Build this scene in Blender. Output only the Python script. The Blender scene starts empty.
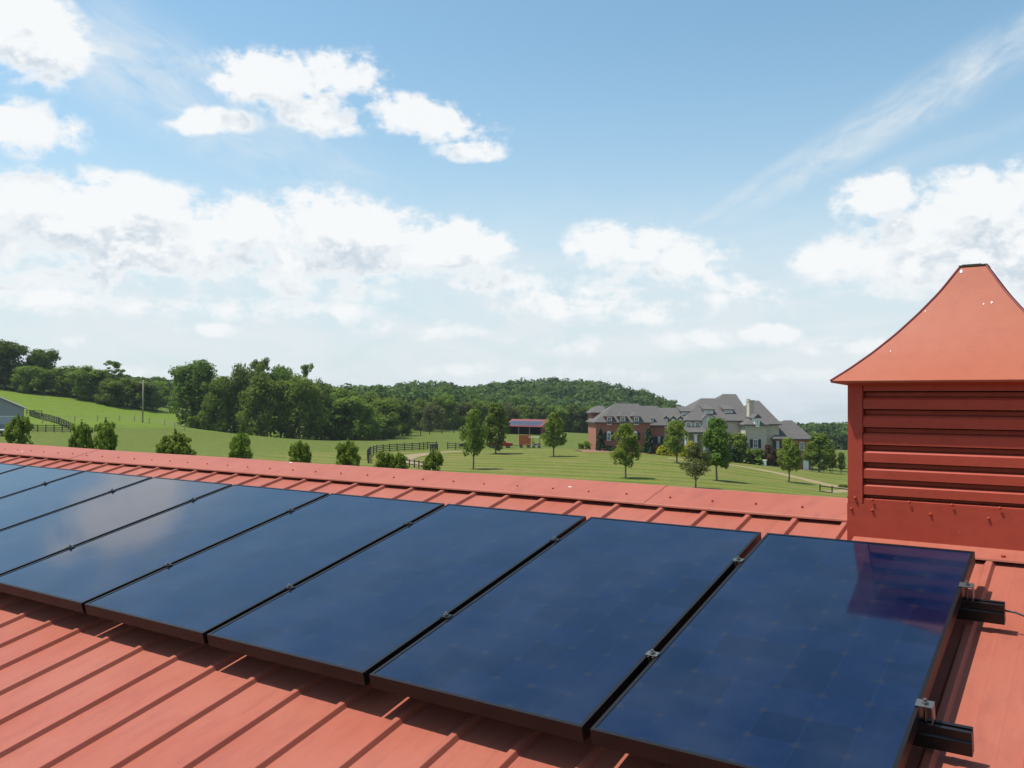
import bpy, math, random
import numpy as np
from mathutils import Vector, Matrix
S = bpy.context.scene
COL = S.collection
R = math.radians
rng = np.random.default_rng(7)
random.seed(7)

# ------------------------------------------------------------------ camera
CW = np.array([0.44226, -3.54088, 0.52011])
F = 885.087
ROT = np.array([[0.822208, 0.569144, 0.006936], [0.006008, -0.020864, 0.999764], [-0.569155, 0.821973, 0.020574]])
cd = bpy.data.cameras.new('camera'); cam = bpy.data.objects.new('camera', cd); COL.objects.link(cam)
cd.sensor_width = 36; cd.lens = F/1024*36; cd.clip_start = .05; cd.clip_end = 9000
_m = Matrix.Identity(4)
for i in range(3):
    _m[i][0] = ROT[0][i]; _m[i][1] = ROT[1][i]; _m[i][2] = -ROT[2][i]; _m[i][3] = CW[i]
cam.matrix_world = _m
S.camera = cam

def ray(px, py): return ROT.T @ np.array([(px-512)/F, -(py-384)/F, 1.])
def at(px, py, D): return CW + ray(px, py)*D
def direction(px, py):
    d = ray(px, py); d /= np.linalg.norm(d)
    return math.atan2(d[0], d[1]), math.asin(d[2])

# ------------------------------------------------------------------ sun, exposure
SUN = Vector((-.36, -.225, .977)).normalized()
sl = bpy.data.lights.new('sun', 'SUN'); sl.energy = 4.7; sl.angle = R(.53); sl.color = (1, .955, .88)
so = bpy.data.objects.new('sun', sl); COL.objects.link(so)
so.rotation_euler = SUN.to_track_quat('Z', 'Y').to_euler()
S.view_settings.view_transform = 'Standard'; S.view_settings.look = 'None'
S.view_settings.gamma = 1; S.view_settings.use_curve_mapping = False
S.view_settings.exposure = 0.34

# ------------------------------------------------------------------ node helpers
class NT:
    def __init__(s, tree): s.t = tree; s.n = tree.nodes; s.l = tree.links
    def new(s, typ, **kw):
        n = s.n.new(typ)
        for k, v in kw.items(): setattr(n, k, v)
        return n
    def link(s, a, b): s.l.new(a, b)
    def put(s, sock, v):
        if isinstance(v, bpy.types.NodeSocket): s.l.new(v, sock)
        else: sock.default_value = v
    def math(s, op, a, b=None, c=None, clamp=False):
        n = s.n.new('ShaderNodeMath'); n.operation = op; n.use_clamp = clamp
        s.put(n.inputs[0], a)
        if b is not None: s.put(n.inputs[1], b)
        if c is not None: s.put(n.inputs[2], c)
        return n.outputs[0]
    def vmath(s, op, a, b=None):
        n = s.n.new('ShaderNodeVectorMath'); n.operation = op
        s.put(n.inputs[0], a)
        if b is not None: s.put(n.inputs[1], b)
        return n.outputs['Value'] if op in ('LENGTH', 'DISTANCE', 'DOT_PRODUCT') else n.outputs[0]
    def noise(s, vec, scale, detail=4, rough=.55, dist=0., out='Fac'):
        n = s.n.new('ShaderNodeTexNoise'); s.put(n.inputs['Vector'], vec)
        n.inputs['Scale'].default_value = scale; n.inputs['Detail'].default_value = detail
        n.inputs['Roughness'].default_value = rough; n.inputs['Distortion'].default_value = dist
        return n.outputs[out]
    def mapr(s, v, a, b, c=0., d=1., smooth=False):
        n = s.n.new('ShaderNodeMapRange')
        if smooth: n.interpolation_type = 'SMOOTHSTEP'
        s.put(n.inputs[0], v)
        for i, x in enumerate((a, b, c, d)): s.put(n.inputs[1+i], x)
        return n.outputs[0]
    def mix(s, f, a, b, blend='MIX'):
        n = s.n.new('ShaderNodeMix'); n.data_type = 'RGBA'; n.blend_type = blend
        s.put(n.inputs[0], f)
        for k, v in ((6, a), (7, b)):
            if not isinstance(v, bpy.types.NodeSocket): v = (*v[:3], 1)
            s.put(n.inputs[k], v)
        return n.outputs[2]
    def ramp(s, v, stops):
        n = s.n.new('ShaderNodeValToRGB'); s.put(n.inputs[0], v); e = n.color_ramp.elements
        while len(e) < len(stops): e.new(.5)
        for q, (p, c) in zip(e, stops): q.position = p; q.color = (*c, 1)
        return n.outputs[0]
    def scale(s, vec, sc):
        n = s.n.new('ShaderNodeMapping'); s.put(n.inputs[0], vec); n.inputs['Scale'].default_value = sc
        return n.outputs[0]

# ------------------------------------------------------------------ sky with clouds (all in world directions)
W = bpy.data.worlds.new('World'); S.world = W; W.use_nodes = True
W.node_tree.nodes.clear(); w = NT(W.node_tree)
sky = w.new('ShaderNodeTexSky', sky_type='NISHITA'); sky.sun_disc = False
sky.sun_elevation = math.asin(SUN.z); sky.sun_rotation = math.atan2(SUN.x, SUN.y)
sky.altitude = 200; sky.air_density = 1.0; sky.dust_density = 1.0; sky.ozone_density = 2.2
SKY_STRENGTH = .12
# direction coordinates: azimuth, elevation
tc = w.new('ShaderNodeTexCoord'); sep = w.new('ShaderNodeSeparateXYZ'); w.link(tc.outputs['Generated'], sep.inputs[0])
az = w.math('ARCTAN2', sep.outputs[0], sep.outputs[1])
el = w.math('ARCSINE', sep.outputs[2])
comb = w.new('ShaderNodeCombineXYZ'); w.link(az, comb.inputs[0]); w.link(el, comb.inputs[1])
AE = comb.outputs[0]
G = bpy.data.node_groups.new('cloud_density', 'ShaderNodeTree')
G.interface.new_socket('P', in_out='INPUT', socket_type='NodeSocketVector')
G.interface.new_socket('D', in_out='OUTPUT', socket_type='NodeSocketFloat')
g = NT(G); gi = g.new('NodeGroupInput'); go = g.new('NodeGroupOutput'); GP = gi.outputs[0]
K = 1/F
def blob(nt, P, px, py, rx, ry, rot=0, wgt=1., after=None):
    a, e = direction(px, py)
    if after is not None:      # evaluate one after the other (keeps the shader stack small)
        q = nt.new('ShaderNodeVectorMath', operation='MULTIPLY_ADD'); nt.link(after, q.inputs[0]); q.inputs[1].default_value = (1e-7,)*3; nt.link(P, q.inputs[2]); P = q.outputs[0]
    m = nt.new('ShaderNodeMapping', vector_type='TEXTURE'); nt.link(P, m.inputs[0])
    m.inputs['Location'].default_value = (a, e, 0); m.inputs['Rotation'].default_value = (0, 0, R(rot))
    m.inputs['Scale'].default_value = (rx*K, ry*K, 1)
    L = nt.vmath('LENGTH', m.outputs[0])
    return nt.mapr(L, 0, 1.5, wgt, 0, True)
CUM = [  # px, py, rx, ry, rot, weight : cumulus heaps seen in this part of the sky
 (20,225,80,42,0,1),(100,210,95,34,0,1.05),(150,235,110,42,0,1),(245,225,55,30,0,.95),(320,225,60,36,0,1.05),(390,245,80,36,0,1),
 (455,242,70,24,0,.98),(250,262,170,26,0,.8),(80,275,120,22,0,.6),(500,285,60,22,0,.7),
 (270,78,62,26,0,1.0),(340,75,48,24,0,.98),(325,112,60,22,0,.8),(425,120,75,20,-8,1.0),(472,150,40,12,0,.85),(212,122,48,14,5,.8),
 (12,30,68,38,-10,1.05),(22,128,52,24,0,1.0),
 (625,248,60,26,0,1.02),(680,262,60,24,0,.9),(600,292,50,22,0,.7),(745,290,60,20,-20,.6),
 (880,200,42,26,0,1),(925,225,60,28,0,.95),(985,200,60,32,0,1.05),(850,258,55,16,0,.9),(930,258,110,34,0,1),(1040,240,60,60,0,1),
 (770,335,36,12,0,.78),(715,300,30,12,0,.62),(700,340,60,14,0,.55),(850,345,60,12,0,.62),(560,345,70,14,0,.5),(420,330,80,14,0,.5),
 (40,300,110,16,0,.62),(170,305,120,14,0,.6),(300,312,110,14,0,.58),(640,312,90,16,0,.6),(480,370,110,10,0,.5),(640,375,110,10,0,.48),(120,372,110,9,0,.45),(790,375,80,9,0,.5),
 (70,340,50,10,0,.5),(210,330,40,9,0,.5),(540,305,60,22,0,.62),(340,290,100,16,0,.5)]
acc = None
for c in CUM:
    c = (c[0], c[1], c[2]*1.14, c[3]*1.18, *c[4:])
    v = blob(g, GP, *c, after=acc)
    acc = v if acc is None else g.math('SMOOTH_MAX', acc, v, .12)
_q = g.new('ShaderNodeVectorMath', operation='MULTIPLY_ADD'); g.link(acc, _q.inputs[0]); _q.inputs[1].default_value = (1e-7,)*3; g.link(GP, _q.inputs[2]); GP = _q.outputs[0]
stretch = g.scale(GP, (1, 1.35, 1))
n1 = g.math('ADD', g.noise(stretch, 16, 8, .6, .25), g.math('MULTIPLY', g.math('SUBTRACT', g.noise(stretch, 46, 5, .6), .5), .45))
gen = g.mapr(g.noise(g.scale(GP, (1, 1.8, 1)), 4.2, 3, .5), .5, .75, 0, .55)  # loose clouds outside the frame
sepg = g.new('ShaderNodeSeparateXYZ'); g.link(GP, sepg.inputs[0])
outside = g.math('MAXIMUM', g.mapr(g.math('ABSOLUTE', g.math('ADD', sepg.outputs[0], .6)), .62, .85), g.mapr(sepg.outputs[1], .5, .7, 0, .5))
acc = g.math('MAXIMUM', acc, g.math('MULTIPLY', gen, outside))
d0 = g.math('ADD', acc, g.math('MULTIPLY', g.math('MULTIPLY', g.math('SUBTRACT', n1, .5), 2.2), g.mapr(acc, .05, .5, .1, 1)))
g.link(d0, go.inputs[0])
def dens(P):
    n = w.new('ShaderNodeGroup'); n.node_tree = G; w.put(n.inputs[0], P); return n.outputs[0]
D0 = dens(AE)
_q = w.new('ShaderNodeVectorMath', operation='MULTIPLY_ADD'); w.link(D0, _q.inputs[0]); _q.inputs[1].default_value = (1e-7,)*3; w.link(AE, _q.inputs[2])
D1 = dens(w.vmath('ADD', _q.outputs[0], (-.004, .035, 0)))
alpha = w.mapr(D0, .23, .72, 0, 1, True)
shade = w.mapr(w.math('SUBTRACT', D1, D0), -.30, .30, 0, 1, True)     # more cloud above -> greyer belly
thick = w.mapr(D0, .45, 1.0, 0, 1, True)
shade = w.math('MULTIPLY', shade, thick)
ccol = w.mix(shade, (6.25, 6.35, 6.4), (3.9, 4.5, 5.05))
# sky tint
hz = w.mapr(el, 0., .42, 1, 0, True)
base = w.mix(1, sky.outputs[0], (1.12, 1.30, 1.15), 'MULTIPLY')
base = w.mix(w.math('MULTIPLY', hz, .72), base, (3.95, 4.55, 5.1))
# thin high layers
cir = w.noise(w.scale(AE, (1, 3.2, 1)), 7, 6, .62, .6)
low = w.mapr(el, .06, .27, .92, 0, True)
veil = w.math('MULTIPLY', w.mapr(cir, .22, .58), low)
def streak(px, py, rx, ry, rot, wg, after=None):
    b = blob(w, AE, px, py, rx, ry, rot, wg, after)
    q = w.new('ShaderNodeVectorMath', operation='MULTIPLY_ADD'); w.link(b, q.inputs[0]); q.inputs[1].default_value = (1e-7,)*3; w.link(AE, q.inputs[2])
    m = w.new('ShaderNodeMapping', vector_type='TEXTURE'); w.link(q.outputs[0], m.inputs[0])
    m.inputs['Rotation'].default_value = (0, 0, R(rot)); m.inputs['Scale'].default_value = (1, .4, 1)
    return w.math('MULTIPLY', b, w.mapr(w.noise(m.outputs[0], 16, 7, .62, .7), .28, .7))
st = streak(890, 118, 205, 19, 27.5, .95, after=D1)
st = w.math('MAXIMUM', st, streak(985, 66, 100, 20, 28, .85, after=st))
st = w.math('MAXIMUM', st, streak(750, 190, 100, 9, 30, .75, after=st))
st = w.math('MAXIMUM', st, streak(930, 155, 120, 10, 14, .3, after=st))
st = w.math('MAXIMUM', st, streak(150, 75, 200, 44, -22, .85, after=st))
st = w.math('MAXIMUM', st, streak(330, 160, 150, 16, -24, .42, after=st))
st = w.math('MAXIMUM', st, streak(790, 300, 170, 34, -24, .95, after=st))
st = w.math('MAXIMUM', st, streak(60, 290, 200, 40, 0, .6, after=st))
st = w.math('MAXIMUM', st, streak(560, 210, 160, 30, 0, .2, after=st))
thin = w.math('MAXIMUM', veil, st, clamp=True)
c1 = w.mix(thin, base, (5.15, 5.55, 5.8))
c2 = w.mix(w.math('MULTIPLY', alpha, w.mapr(el, .0, .10, .45, .97)), c1, ccol)
bg = w.new('ShaderNodeBackground'); w.link(c2, bg.inputs[0]); bg.inputs[1].default_value = SKY_STRENGTH
wo = w.new('ShaderNodeOutputWorld'); w.link(bg.outputs[0], wo.inputs[0])
W.cycles.sampling_method = 'MANUAL'; W.cycles.sample_map_resolution = 1024

# ------------------------------------------------------------------ materials
MATS = {}
def mat(name, color=(.5,.5,.5), rough=.6, metal=0., build=None, spec=.5, alpha=None):
    if name in MATS: return MATS[name]
    m = bpy.data.materials.new(name); m.use_nodes = True
    nt = NT(m.node_tree); b = m.node_tree.nodes['Principled BSDF']
    b.inputs['Base Color'].default_value = (*color, 1); b.inputs['Roughness'].default_value = rough
    b.inputs['Metallic'].default_value = metal; b.inputs['Specular IOR Level'].default_value = spec
    if build: build(nt, b)
    MATS[name] = m; return m
def obco(nt): return nt.new('ShaderNodeTexCoord').outputs['Object']
def bump(nt, b, h, strength=.2, dist=.02):
    n = nt.new('ShaderNodeBump'); n.inputs['Strength'].default_value = strength; n.inputs['Distance'].default_value = dist
    nt.put(n.inputs['Height'], h); nt.link(n.outputs[0], b.inputs['Normal'])

def red_metal(nt, b, base=(.308,.083,.052), fade=(.322,.102,.070), dirt=(.22,.06,.045)):
    co = obco(nt)
    a = nt.noise(co, 1.7, 5, .6); c = nt.noise(nt.scale(co, (9, 1.2, 9)), 2.2, 6, .65)
    col = nt.mix(nt.mapr(a, .35, .7), base, fade)
    col = nt.mix(nt.mapr(c, .48, .75, 0, .55), col, dirt); col = nt.mix(nt.mapr(nt.noise(nt.scale(co, (3, 1, 3)), .9, 4, .6), .5, .75, 0, .4), col, fade)
    sp = nt.noise(co, 70, 3, .6); col = nt.mix(nt.mapr(sp, .66, .78, 0, .35), col, (.42,.19,.15))
    sp2 = nt.noise(co, 38, 2, .5); col = nt.mix(nt.mapr(sp2, .72, .8, 0, .5), col, dirt)
    nt.link(col, b.inputs['Base Color'])
    nt.link(nt.mapr(a, .3, .7, .46, .6), b.inputs['Roughness']); b.inputs['Specular IOR Level'].default_value = .2
    bump(nt, b, nt.noise(co, 5, 3, .5), .12, .02)
M_roof = mat('red_roof_metal', build=red_metal, rough=.45)
M_cup = mat('red_cupola_metal', rough=.42, build=lambda nt, b: red_metal(nt, b, (.340,.050,.028), (.355,.058,.034), (.25,.038,.022)))
M_lid = mat('red_cupola_roof_metal', rough=.45, build=lambda nt, b: red_metal(nt, b, (.325,.080,.040), (.34,.098,.054), (.27,.07,.040)))
M_alu = mat('bare_aluminium', (.22,.22,.215), .45, 1.)
M_blk = mat('black_anodised_metal', (.012,.012,.013), .38, .3)
M_frame = mat('dark_panel_frame', (.007,.0065,.0065), .4, 0, spec=.3)
M_cable = mat('black_cable_rubber', (.02,.02,.02), .5)
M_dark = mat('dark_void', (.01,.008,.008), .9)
M_drop = mat('bird_dropping', (.75,.74,.70), .8)

def pv(nt, b):
    co = obco(nt); s = nt.new('ShaderNodeSeparateXYZ'); nt.link(co, s.inputs[0])
    cw, chh = .7985/6.12, 1.484/12.1
    u = nt.math('DIVIDE', nt.math('ADD', s.outputs[0], .775), cw); v = nt.math('DIVIDE', nt.math('ADD', s.outputs[1], 1.472), chh)
    fu = nt.math('SUBTRACT', u, nt.math('ROUND', u)); fv = nt.math('SUBTRACT', v, nt.math('ROUND', v))
    au = nt.math('ABSOLUTE', fu); av = nt.math('ABSOLUTE', fv)
    dia = nt.math('ADD', au, av)
    diam = nt.mapr(dia, .10, .14, 1, 0)
    line = nt.mapr(nt.math('MINIMUM', au, av), .006, .012, 1, 0)
    cell = nt.new('ShaderNodeTexWhiteNoise', noise_dimensions='3D')
    cb = nt.new('ShaderNodeCombineXYZ'); nt.link(nt.math('FLOOR', u), cb.inputs[0]); nt.link(nt.math('FLOOR', v), cb.inputs[1])
    oi = nt.new('ShaderNodeObjectInfo'); nt.link(oi.outputs['Random'], cb.inputs[2]); nt.link(cb.outputs[0], cell.inputs[0])
    base = nt.mix(cell.outputs['Value'], (.0009,.0062,.026), (.0018,.0088,.037))
    base = nt.mix(nt.math('MULTIPLY', line, .4), base, (.006,.020,.058))
    base = nt.mix(nt.math('MULTIPLY', diam, .45), base, (.017,.0155,.019))
    dust = nt.noise(co, 2.2, 5, .6); base = nt.mix(nt.mapr(dust, .4, .8, 0, .05), base, (.3,.33,.36))
    nt.link(base, b.inputs['Base Color'])
    b.inputs['IOR'].default_value = 1.56
    nt.link(nt.mapr(dust, .3, .8, .05, .10), b.inputs['Roughness'])
    bump(nt, b, nt.noise(co, 1.6, 2, .5), .03, .02)
M_pv = mat('solar_cells_under_glass', (.006,.015,.05), .05, build=pv)

# ------------------------------------------------------------------ mesh builder
class MB:
    def __init__(s): s.v = []; s.f = []; s.mi = []; s.cur = 0
    def quad(s, a, b, c, d): s.poly([a, b, c, d])
    def poly(s, pts):
        k = len(s.v); s.v += [tuple(map(float, q)) for q in pts]; s.f.append(tuple(range(k, k+len(pts)))); s.mi.append(s.cur)
    def box(s, x0, x1, y0, y1, z0, z1, M=None):
        p = [(x, y, z) for z in (z0, z1) for y in (y0, y1) for x in (x0, x1)]
        if M is not None: p = [tuple(M @ Vector(q)) for q in p]
        k = len(s.v); s.v += p
        for q in ((0,2,3,1),(4,5,7,6),(0,1,5,4),(2,6,7,3),(0,4,6,2),(1,3,7,5)): s.f.append(tuple(k+i for i in q)); s.mi.append(s.cur)
        return s
    def prism(s, outline, y0, y1, fn=None):   # outline in (x,z), extruded in y
        n = len(outline); k = len(s.v)
        for y in (y0, y1):
            for x, z in outline: s.v.append((x, y, z) if fn is None else tuple(fn(x, y, z)))
        s.f.append(tuple(k+i for i in range(n))); s.f.append(tuple(k+n+i for i in reversed(range(n)))); s.mi += [s.cur]*2
        for i in range(n):
            j = (i+1) % n; s.f.append((k+i, k+n+i, k+n+j, k+j)); s.mi.append(s.cur)
        return s
    def tube(s, pts, rad, n=8, cap=True):
        pts = [Vector(q) for q in pts]; k = len(s.v); m = len(pts)
        for i, q in enumerate(pts):
            t = (pts[min(i+1, m-1)]-pts[max(i-1, 0)]).normalized()
            a = t.cross(Vector((0, 0, 1))) if abs(t.z) < .95 else t.cross(Vector((1, 0, 0)))
            a.normalize(); b = t.cross(a); r = rad[i] if hasattr(rad, '__len__') else rad
            for j in range(n):
                th = 2*math.pi*j/n; s.v.append(tuple(q+(a*math.cos(th)+b*math.sin(th))*r))
        for i in range(m-1):
            for j in range(n):
                j2 = (j+1) % n; s.f.append((k+i*n+j, k+i*n+j2, k+(i+1)*n+j2, k+(i+1)*n+j)); s.mi.append(s.cur)
        if cap:
            s.f.append(tuple(k+j for j in reversed(range(n)))); s.f.append(tuple(k+(m-1)*n+j for j in range(n))); s.mi += [s.cur]*2
        return s
    def build(s, name, mats, parent=None, smooth=False):
        me = bpy.data.meshes.new(name); me.from_pydata(s.v, [], s.f); me.update()
        o = bpy.data.objects.new(name, me); COL.objects.link(o)
        for m in (mats if isinstance(mats, (list, tuple)) else [mats]): me.materials.append(m)
        if max(s.mi, default=0) > 0: me.polygons.foreach_set('material_index', s.mi)
        if smooth: me.polygons.foreach_set('use_smooth', [True]*len(me.polygons))
        if parent: o.parent = parent
        return o
def tag(o, label=None, cat=None, group=None, kind=None):
    if label: o['label'] = label
    if cat: o['category'] = cat
    if group: o['group'] = group
    if kind: o['kind'] = kind
    return o
def empty(name, loc, label, cat, group=None, rz=0, sc=None):
    o = bpy.data.objects.new(name, None); COL.objects.link(o); o.location = loc; o.rotation_euler = (0, 0, rz)
    if sc: o.scale = sc
    o.empty_display_size = .2
    return tag(o, label, cat, group)
KIDS = {}
def copy_tree(o, parent=None, kids=None):
    c = o.copy(); COL.objects.link(c); c.parent = parent
    for ch in list(o.children): copy_tree(ch, c)
    return c

# ------------------------------------------------------------------ terrain
GZ = -9.3
HAZE = .00010
TP = []
def tp(px, py, D, dz=0.): q = at(px, py, D); TP.append((q[0], q[1], q[2]+dz))
for q in [(-60,381,270),(0,389,270),(63,396,270),(101,402.5,270),(137,411.4,265),(175,407,330),(-40,386,345),(60,392,350),(130,402,350),
          (27,416,215),(66,424.5,188),(30,432,175),(0,432,175),(-60,430,175),(143,421.5,200),(188,426,235),(228,436,225),(316,440,228),(377,437.5,262),(402,434.5,290),
          (466,431,300),(525,434,270),(600,434,300),(369,463,142),(425,449.5,180),(474,469,128),(494,453.7,166),(554,456.7,158),
          (626,478.5,115),(696,488,103),(715,479.3,115),(789,483,130),(677,462,146),(600,450.5,176),(650,453.5,178),(700,458,180),(745,462,180),(819,472,170),
          (800,470,182),(845,490,122),(845,453,260),(880,453,260),(1000,470,200),(900,500,110),(1100,480,170)]: tp(*q)
for q in [(350,386,480),(400,384,560),(430,381,600),(464,387,640),(497,383,640),(525,380,620),(550,378.5,620),(581,378,620),(600,380,610),(614,383,600),
          (647,391,600),(672,399,600),(690,405,600),(760,422,600),(800,424,600),(846,424,600),(900,424,600),(1000,420,600)]: tp(*q, -17)
for px_ in (700, 760, 830, 920, 1010):
    for D_ in (450, 600, 720): tp(px_, 424, D_, -16)
for q in [(350,390,760),(430,386,780),(497,388,780),(560,384,780),(614,390,780),(690,410,780)]: tp(*q, -50)
for q in [(0,385,420),(60,391,420),(130,396,420),(200,396,440),(280,394,450)]: tp(*q, -14)
for a in range(0, 360, 30):
    for r_, z in ((28, GZ), (60, GZ)):
        x, y = r_*math.cos(R(a)), r_*math.sin(R(a)); TP.append((x, y, z-.0))
for a in range(0, 360, 20):
    x, y = 1500*math.cos(R(a)), 1500*math.sin(R(a)); TP.append((x, y, -14.))
for a in range(-170, -10, 32): TP.append((300*math.cos(R(a)), 300*math.sin(R(a)), -10))
TP = np.array(TP); X = TP[:, :2]/300.
def U(d2): return np.where(d2 > 1e-12, d2*np.log(np.maximum(d2, 1e-12)), 0)
n_ = len(X); Km = U(((X[:, None]-X[None])**2).sum(-1)) + np.eye(n_)*2e-3; Pm = np.c_[np.ones(n_), X]
A_ = np.block([[Km, Pm], [Pm.T, np.zeros((3, 3))]]); wts = np.linalg.solve(A_, np.r_[TP[:, 2], 0, 0, 0])
def gz(x, y):
    x = np.atleast_1d(np.asarray(x, float)); y = np.atleast_1d(np.asarray(y, float)); out = np.empty(x.shape)
    xf, yf, of = x.ravel(), y.ravel(), out.ravel()
    for i in range(0, xf.size, 20000):
        Q = np.c_[xf[i:i+20000], yf[i:i+20000]]/300.
        of[i:i+20000] = U(((Q[:, None]-X[None])**2).sum(-1)) @ wts[:n_] + np.c_[np.ones(len(Q)), Q] @ wts[n_:]
    of = np.clip(of, -30, 60)
    rr = np.hypot(xf, yf); k = np.clip((rr-720)/400, 0, 1); k = k*k*(3-2*k); of = of*(1-k) + (-30-(rr-720)*.035+3*np.sin(xf/310)*np.cos(yf/270))*k
    return of.reshape(x.shape)
def g1(x, y): return float(gz(x, y)[0])
def on_ground(px, D):           # point on the terrain along a view azimuth at forward depth D
    q = at(px, 400, D); return Vector((q[0], q[1], g1(q[0], q[1])))
def ground_hit(px, py, lo=60, hi=420):
    # first terrain crossing of the sight line
    Ds = np.linspace(lo, hi, 600); P = CW + ray(px, py)[None]*Ds[:, None]; h = P[:, 2]-gz(P[:, 0], P[:, 1])
    i = np.argmax(h < 0); i = i if h[i] < 0 else len(Ds)-1
    return Vector((P[i, 0], P[i, 1], gz(P[i, 0], P[i, 1])[0])), Ds[i]

N = 420
t = np.linspace(-1, 1, N); ax = np.sinh(t*3.6)/np.sinh(3.6)
gx = -150 + ax*3200; gy = 200 + ax*3200
GX, GY = np.meshgrid(gx, gy, indexing='ij'); GZZ = gz(GX, GY)
vv = np.c_[GX.ravel(), GY.ravel(), GZZ.ravel()]
ii = np.arange(N*N).reshape(N, N); ff = np.c_[ii[:-1,:-1].ravel(), ii[1:,:-1].ravel(), ii[1:,1:].ravel(), ii[:-1,1:].ravel()]
def np_mesh(name, verts, faces, mats, parent=None, smooth=False, mi=None):
    me = bpy.data.meshes.new(name); k = faces.shape[1]
    me.vertices.add(len(verts)); me.vertices.foreach_set('co', verts.astype(np.float32).ravel())
    me.loops.add(faces.size); me.loops.foreach_set('vertex_index', faces.astype(np.int32).ravel())
    me.polygons.add(len(faces)); me.polygons.foreach_set('loop_start', np.arange(0, faces.size, k, dtype=np.int32))
    me.polygons.foreach_set('loop_total', np.full(len(faces), k, dtype=np.int32))
    me.polygons.foreach_set('use_smooth', np.full(len(faces), bool(smooth)))
    for m in (mats if isinstance(mats, (list, tuple)) else [mats]): me.materials.append(m)
    if mi is not None: me.polygons.foreach_set('material_index', mi.astype(np.int32))
    me.update(); me.validate()
    o = bpy.data.objects.new(name, me); COL.objects.link(o); o.parent = parent
    return o
# regions of different grass are soft blobs at fixed places of the land
lawn_c = at(620, 468, 130); hill_c = at(30, 405, 235); dry_c = at(700, 470, 140)
def grass(nt, b):
    co = obco(nt)
    P = nt.scale(co, (1, 1, 0))
    big = nt.noise(P, .018, 5, .6); med = nt.noise(P, .14, 5, .65); fine = nt.noise(P, 1.3, 4, .7)
    col = nt.mix(nt.mapr(big, .35, .65), (.076,.106,.013), (.104,.130,.020))
    # upper hayfield on the left: brighter
    d = nt.new('ShaderNodeMapping', vector_type='TEXTURE'); nt.link(P, d.inputs[0])
    d.inputs['Location'].default_value = (hill_c[0], hill_c[1], 0); d.inputs['Rotation'].default_value = (0, 0, R(14)); d.inputs['Scale'].default_value = (75, 52, 1)
    hl = nt.math('ADD', nt.vmath('LENGTH', d.outputs[0]), nt.mapr(med, .3, .7, -.06, .06))
    tall = nt.mix(nt.mapr(nt.noise(nt.scale(P, (1, 2.5, 0)), .25, 5, .65), .35, .65), (.092,.160,.007), (.135,.195,.011))
    col = nt.mix(nt.mapr(hl, .92, 1.02, 1, 0), col, tall)
    # mown lawn with stripes
    d2 = nt.new('ShaderNodeMapping', vector_type='TEXTURE'); nt.link(P, d2.inputs[0])
    d2.inputs['Location'].default_value = (lawn_c[0]+8, lawn_c[1], 0); d2.inputs['Rotation'].default_value = (0, 0, R(35)); d2.inputs['Scale'].default_value = (75, 62, 1)
    ll = nt.mapr(nt.vmath('LENGTH', d2.outputs[0]), .9, 1.05, 1, 0)
    rotv = nt.new('ShaderNodeMapping'); nt.link(P, rotv.inputs[0]); rotv.inputs['Rotation'].default_value = (0, 0, R(-12))
    s = nt.new('ShaderNodeSeparateXYZ'); nt.link(rotv.outputs[0], s.inputs[0])
    ph = nt.math('ADD', nt.math('MULTIPLY', s.outputs[1], 1.15), nt.mapr(big, 0, 1, -2, 2))
    st = nt.mapr(nt.math('SINE', ph), -.5, .5)
    lawn = nt.mix(st, (.086,.112,.013), (.150,.168,.025))
    lawn = nt.mix(nt.mapr(nt.noise(nt.scale(P, (1, 1.6, 1)), .09, 6, .7), .46, .66, 0, .9), lawn, (.200,.160,.055))
    col = nt.mix(ll, col, lawn)
    col = nt.mix(nt.mapr(med, .45, .8, 0, .45), col, (.125,.120,.034))
    col = nt.mix(nt.mapr(fine, .35, .65, 0, .55), col, (.055,.078,.012)); col = nt.mix(nt.mapr(nt.noise(P, .45, 5, .75), .5, .7, 0, .5), col, (.15,.16,.03))
    nt.link(col, b.inputs['Base Color']); b.inputs['Specular IOR Level'].default_value = .15
    bump(nt, b, nt.noise(P, 4, 4, .7), .5, .15)
M_grass = mat('grass_ground', rough=.95, build=grass)
tag(np_mesh('ground', vv, ff, M_grass, smooth=True), kind='structure')

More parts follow.
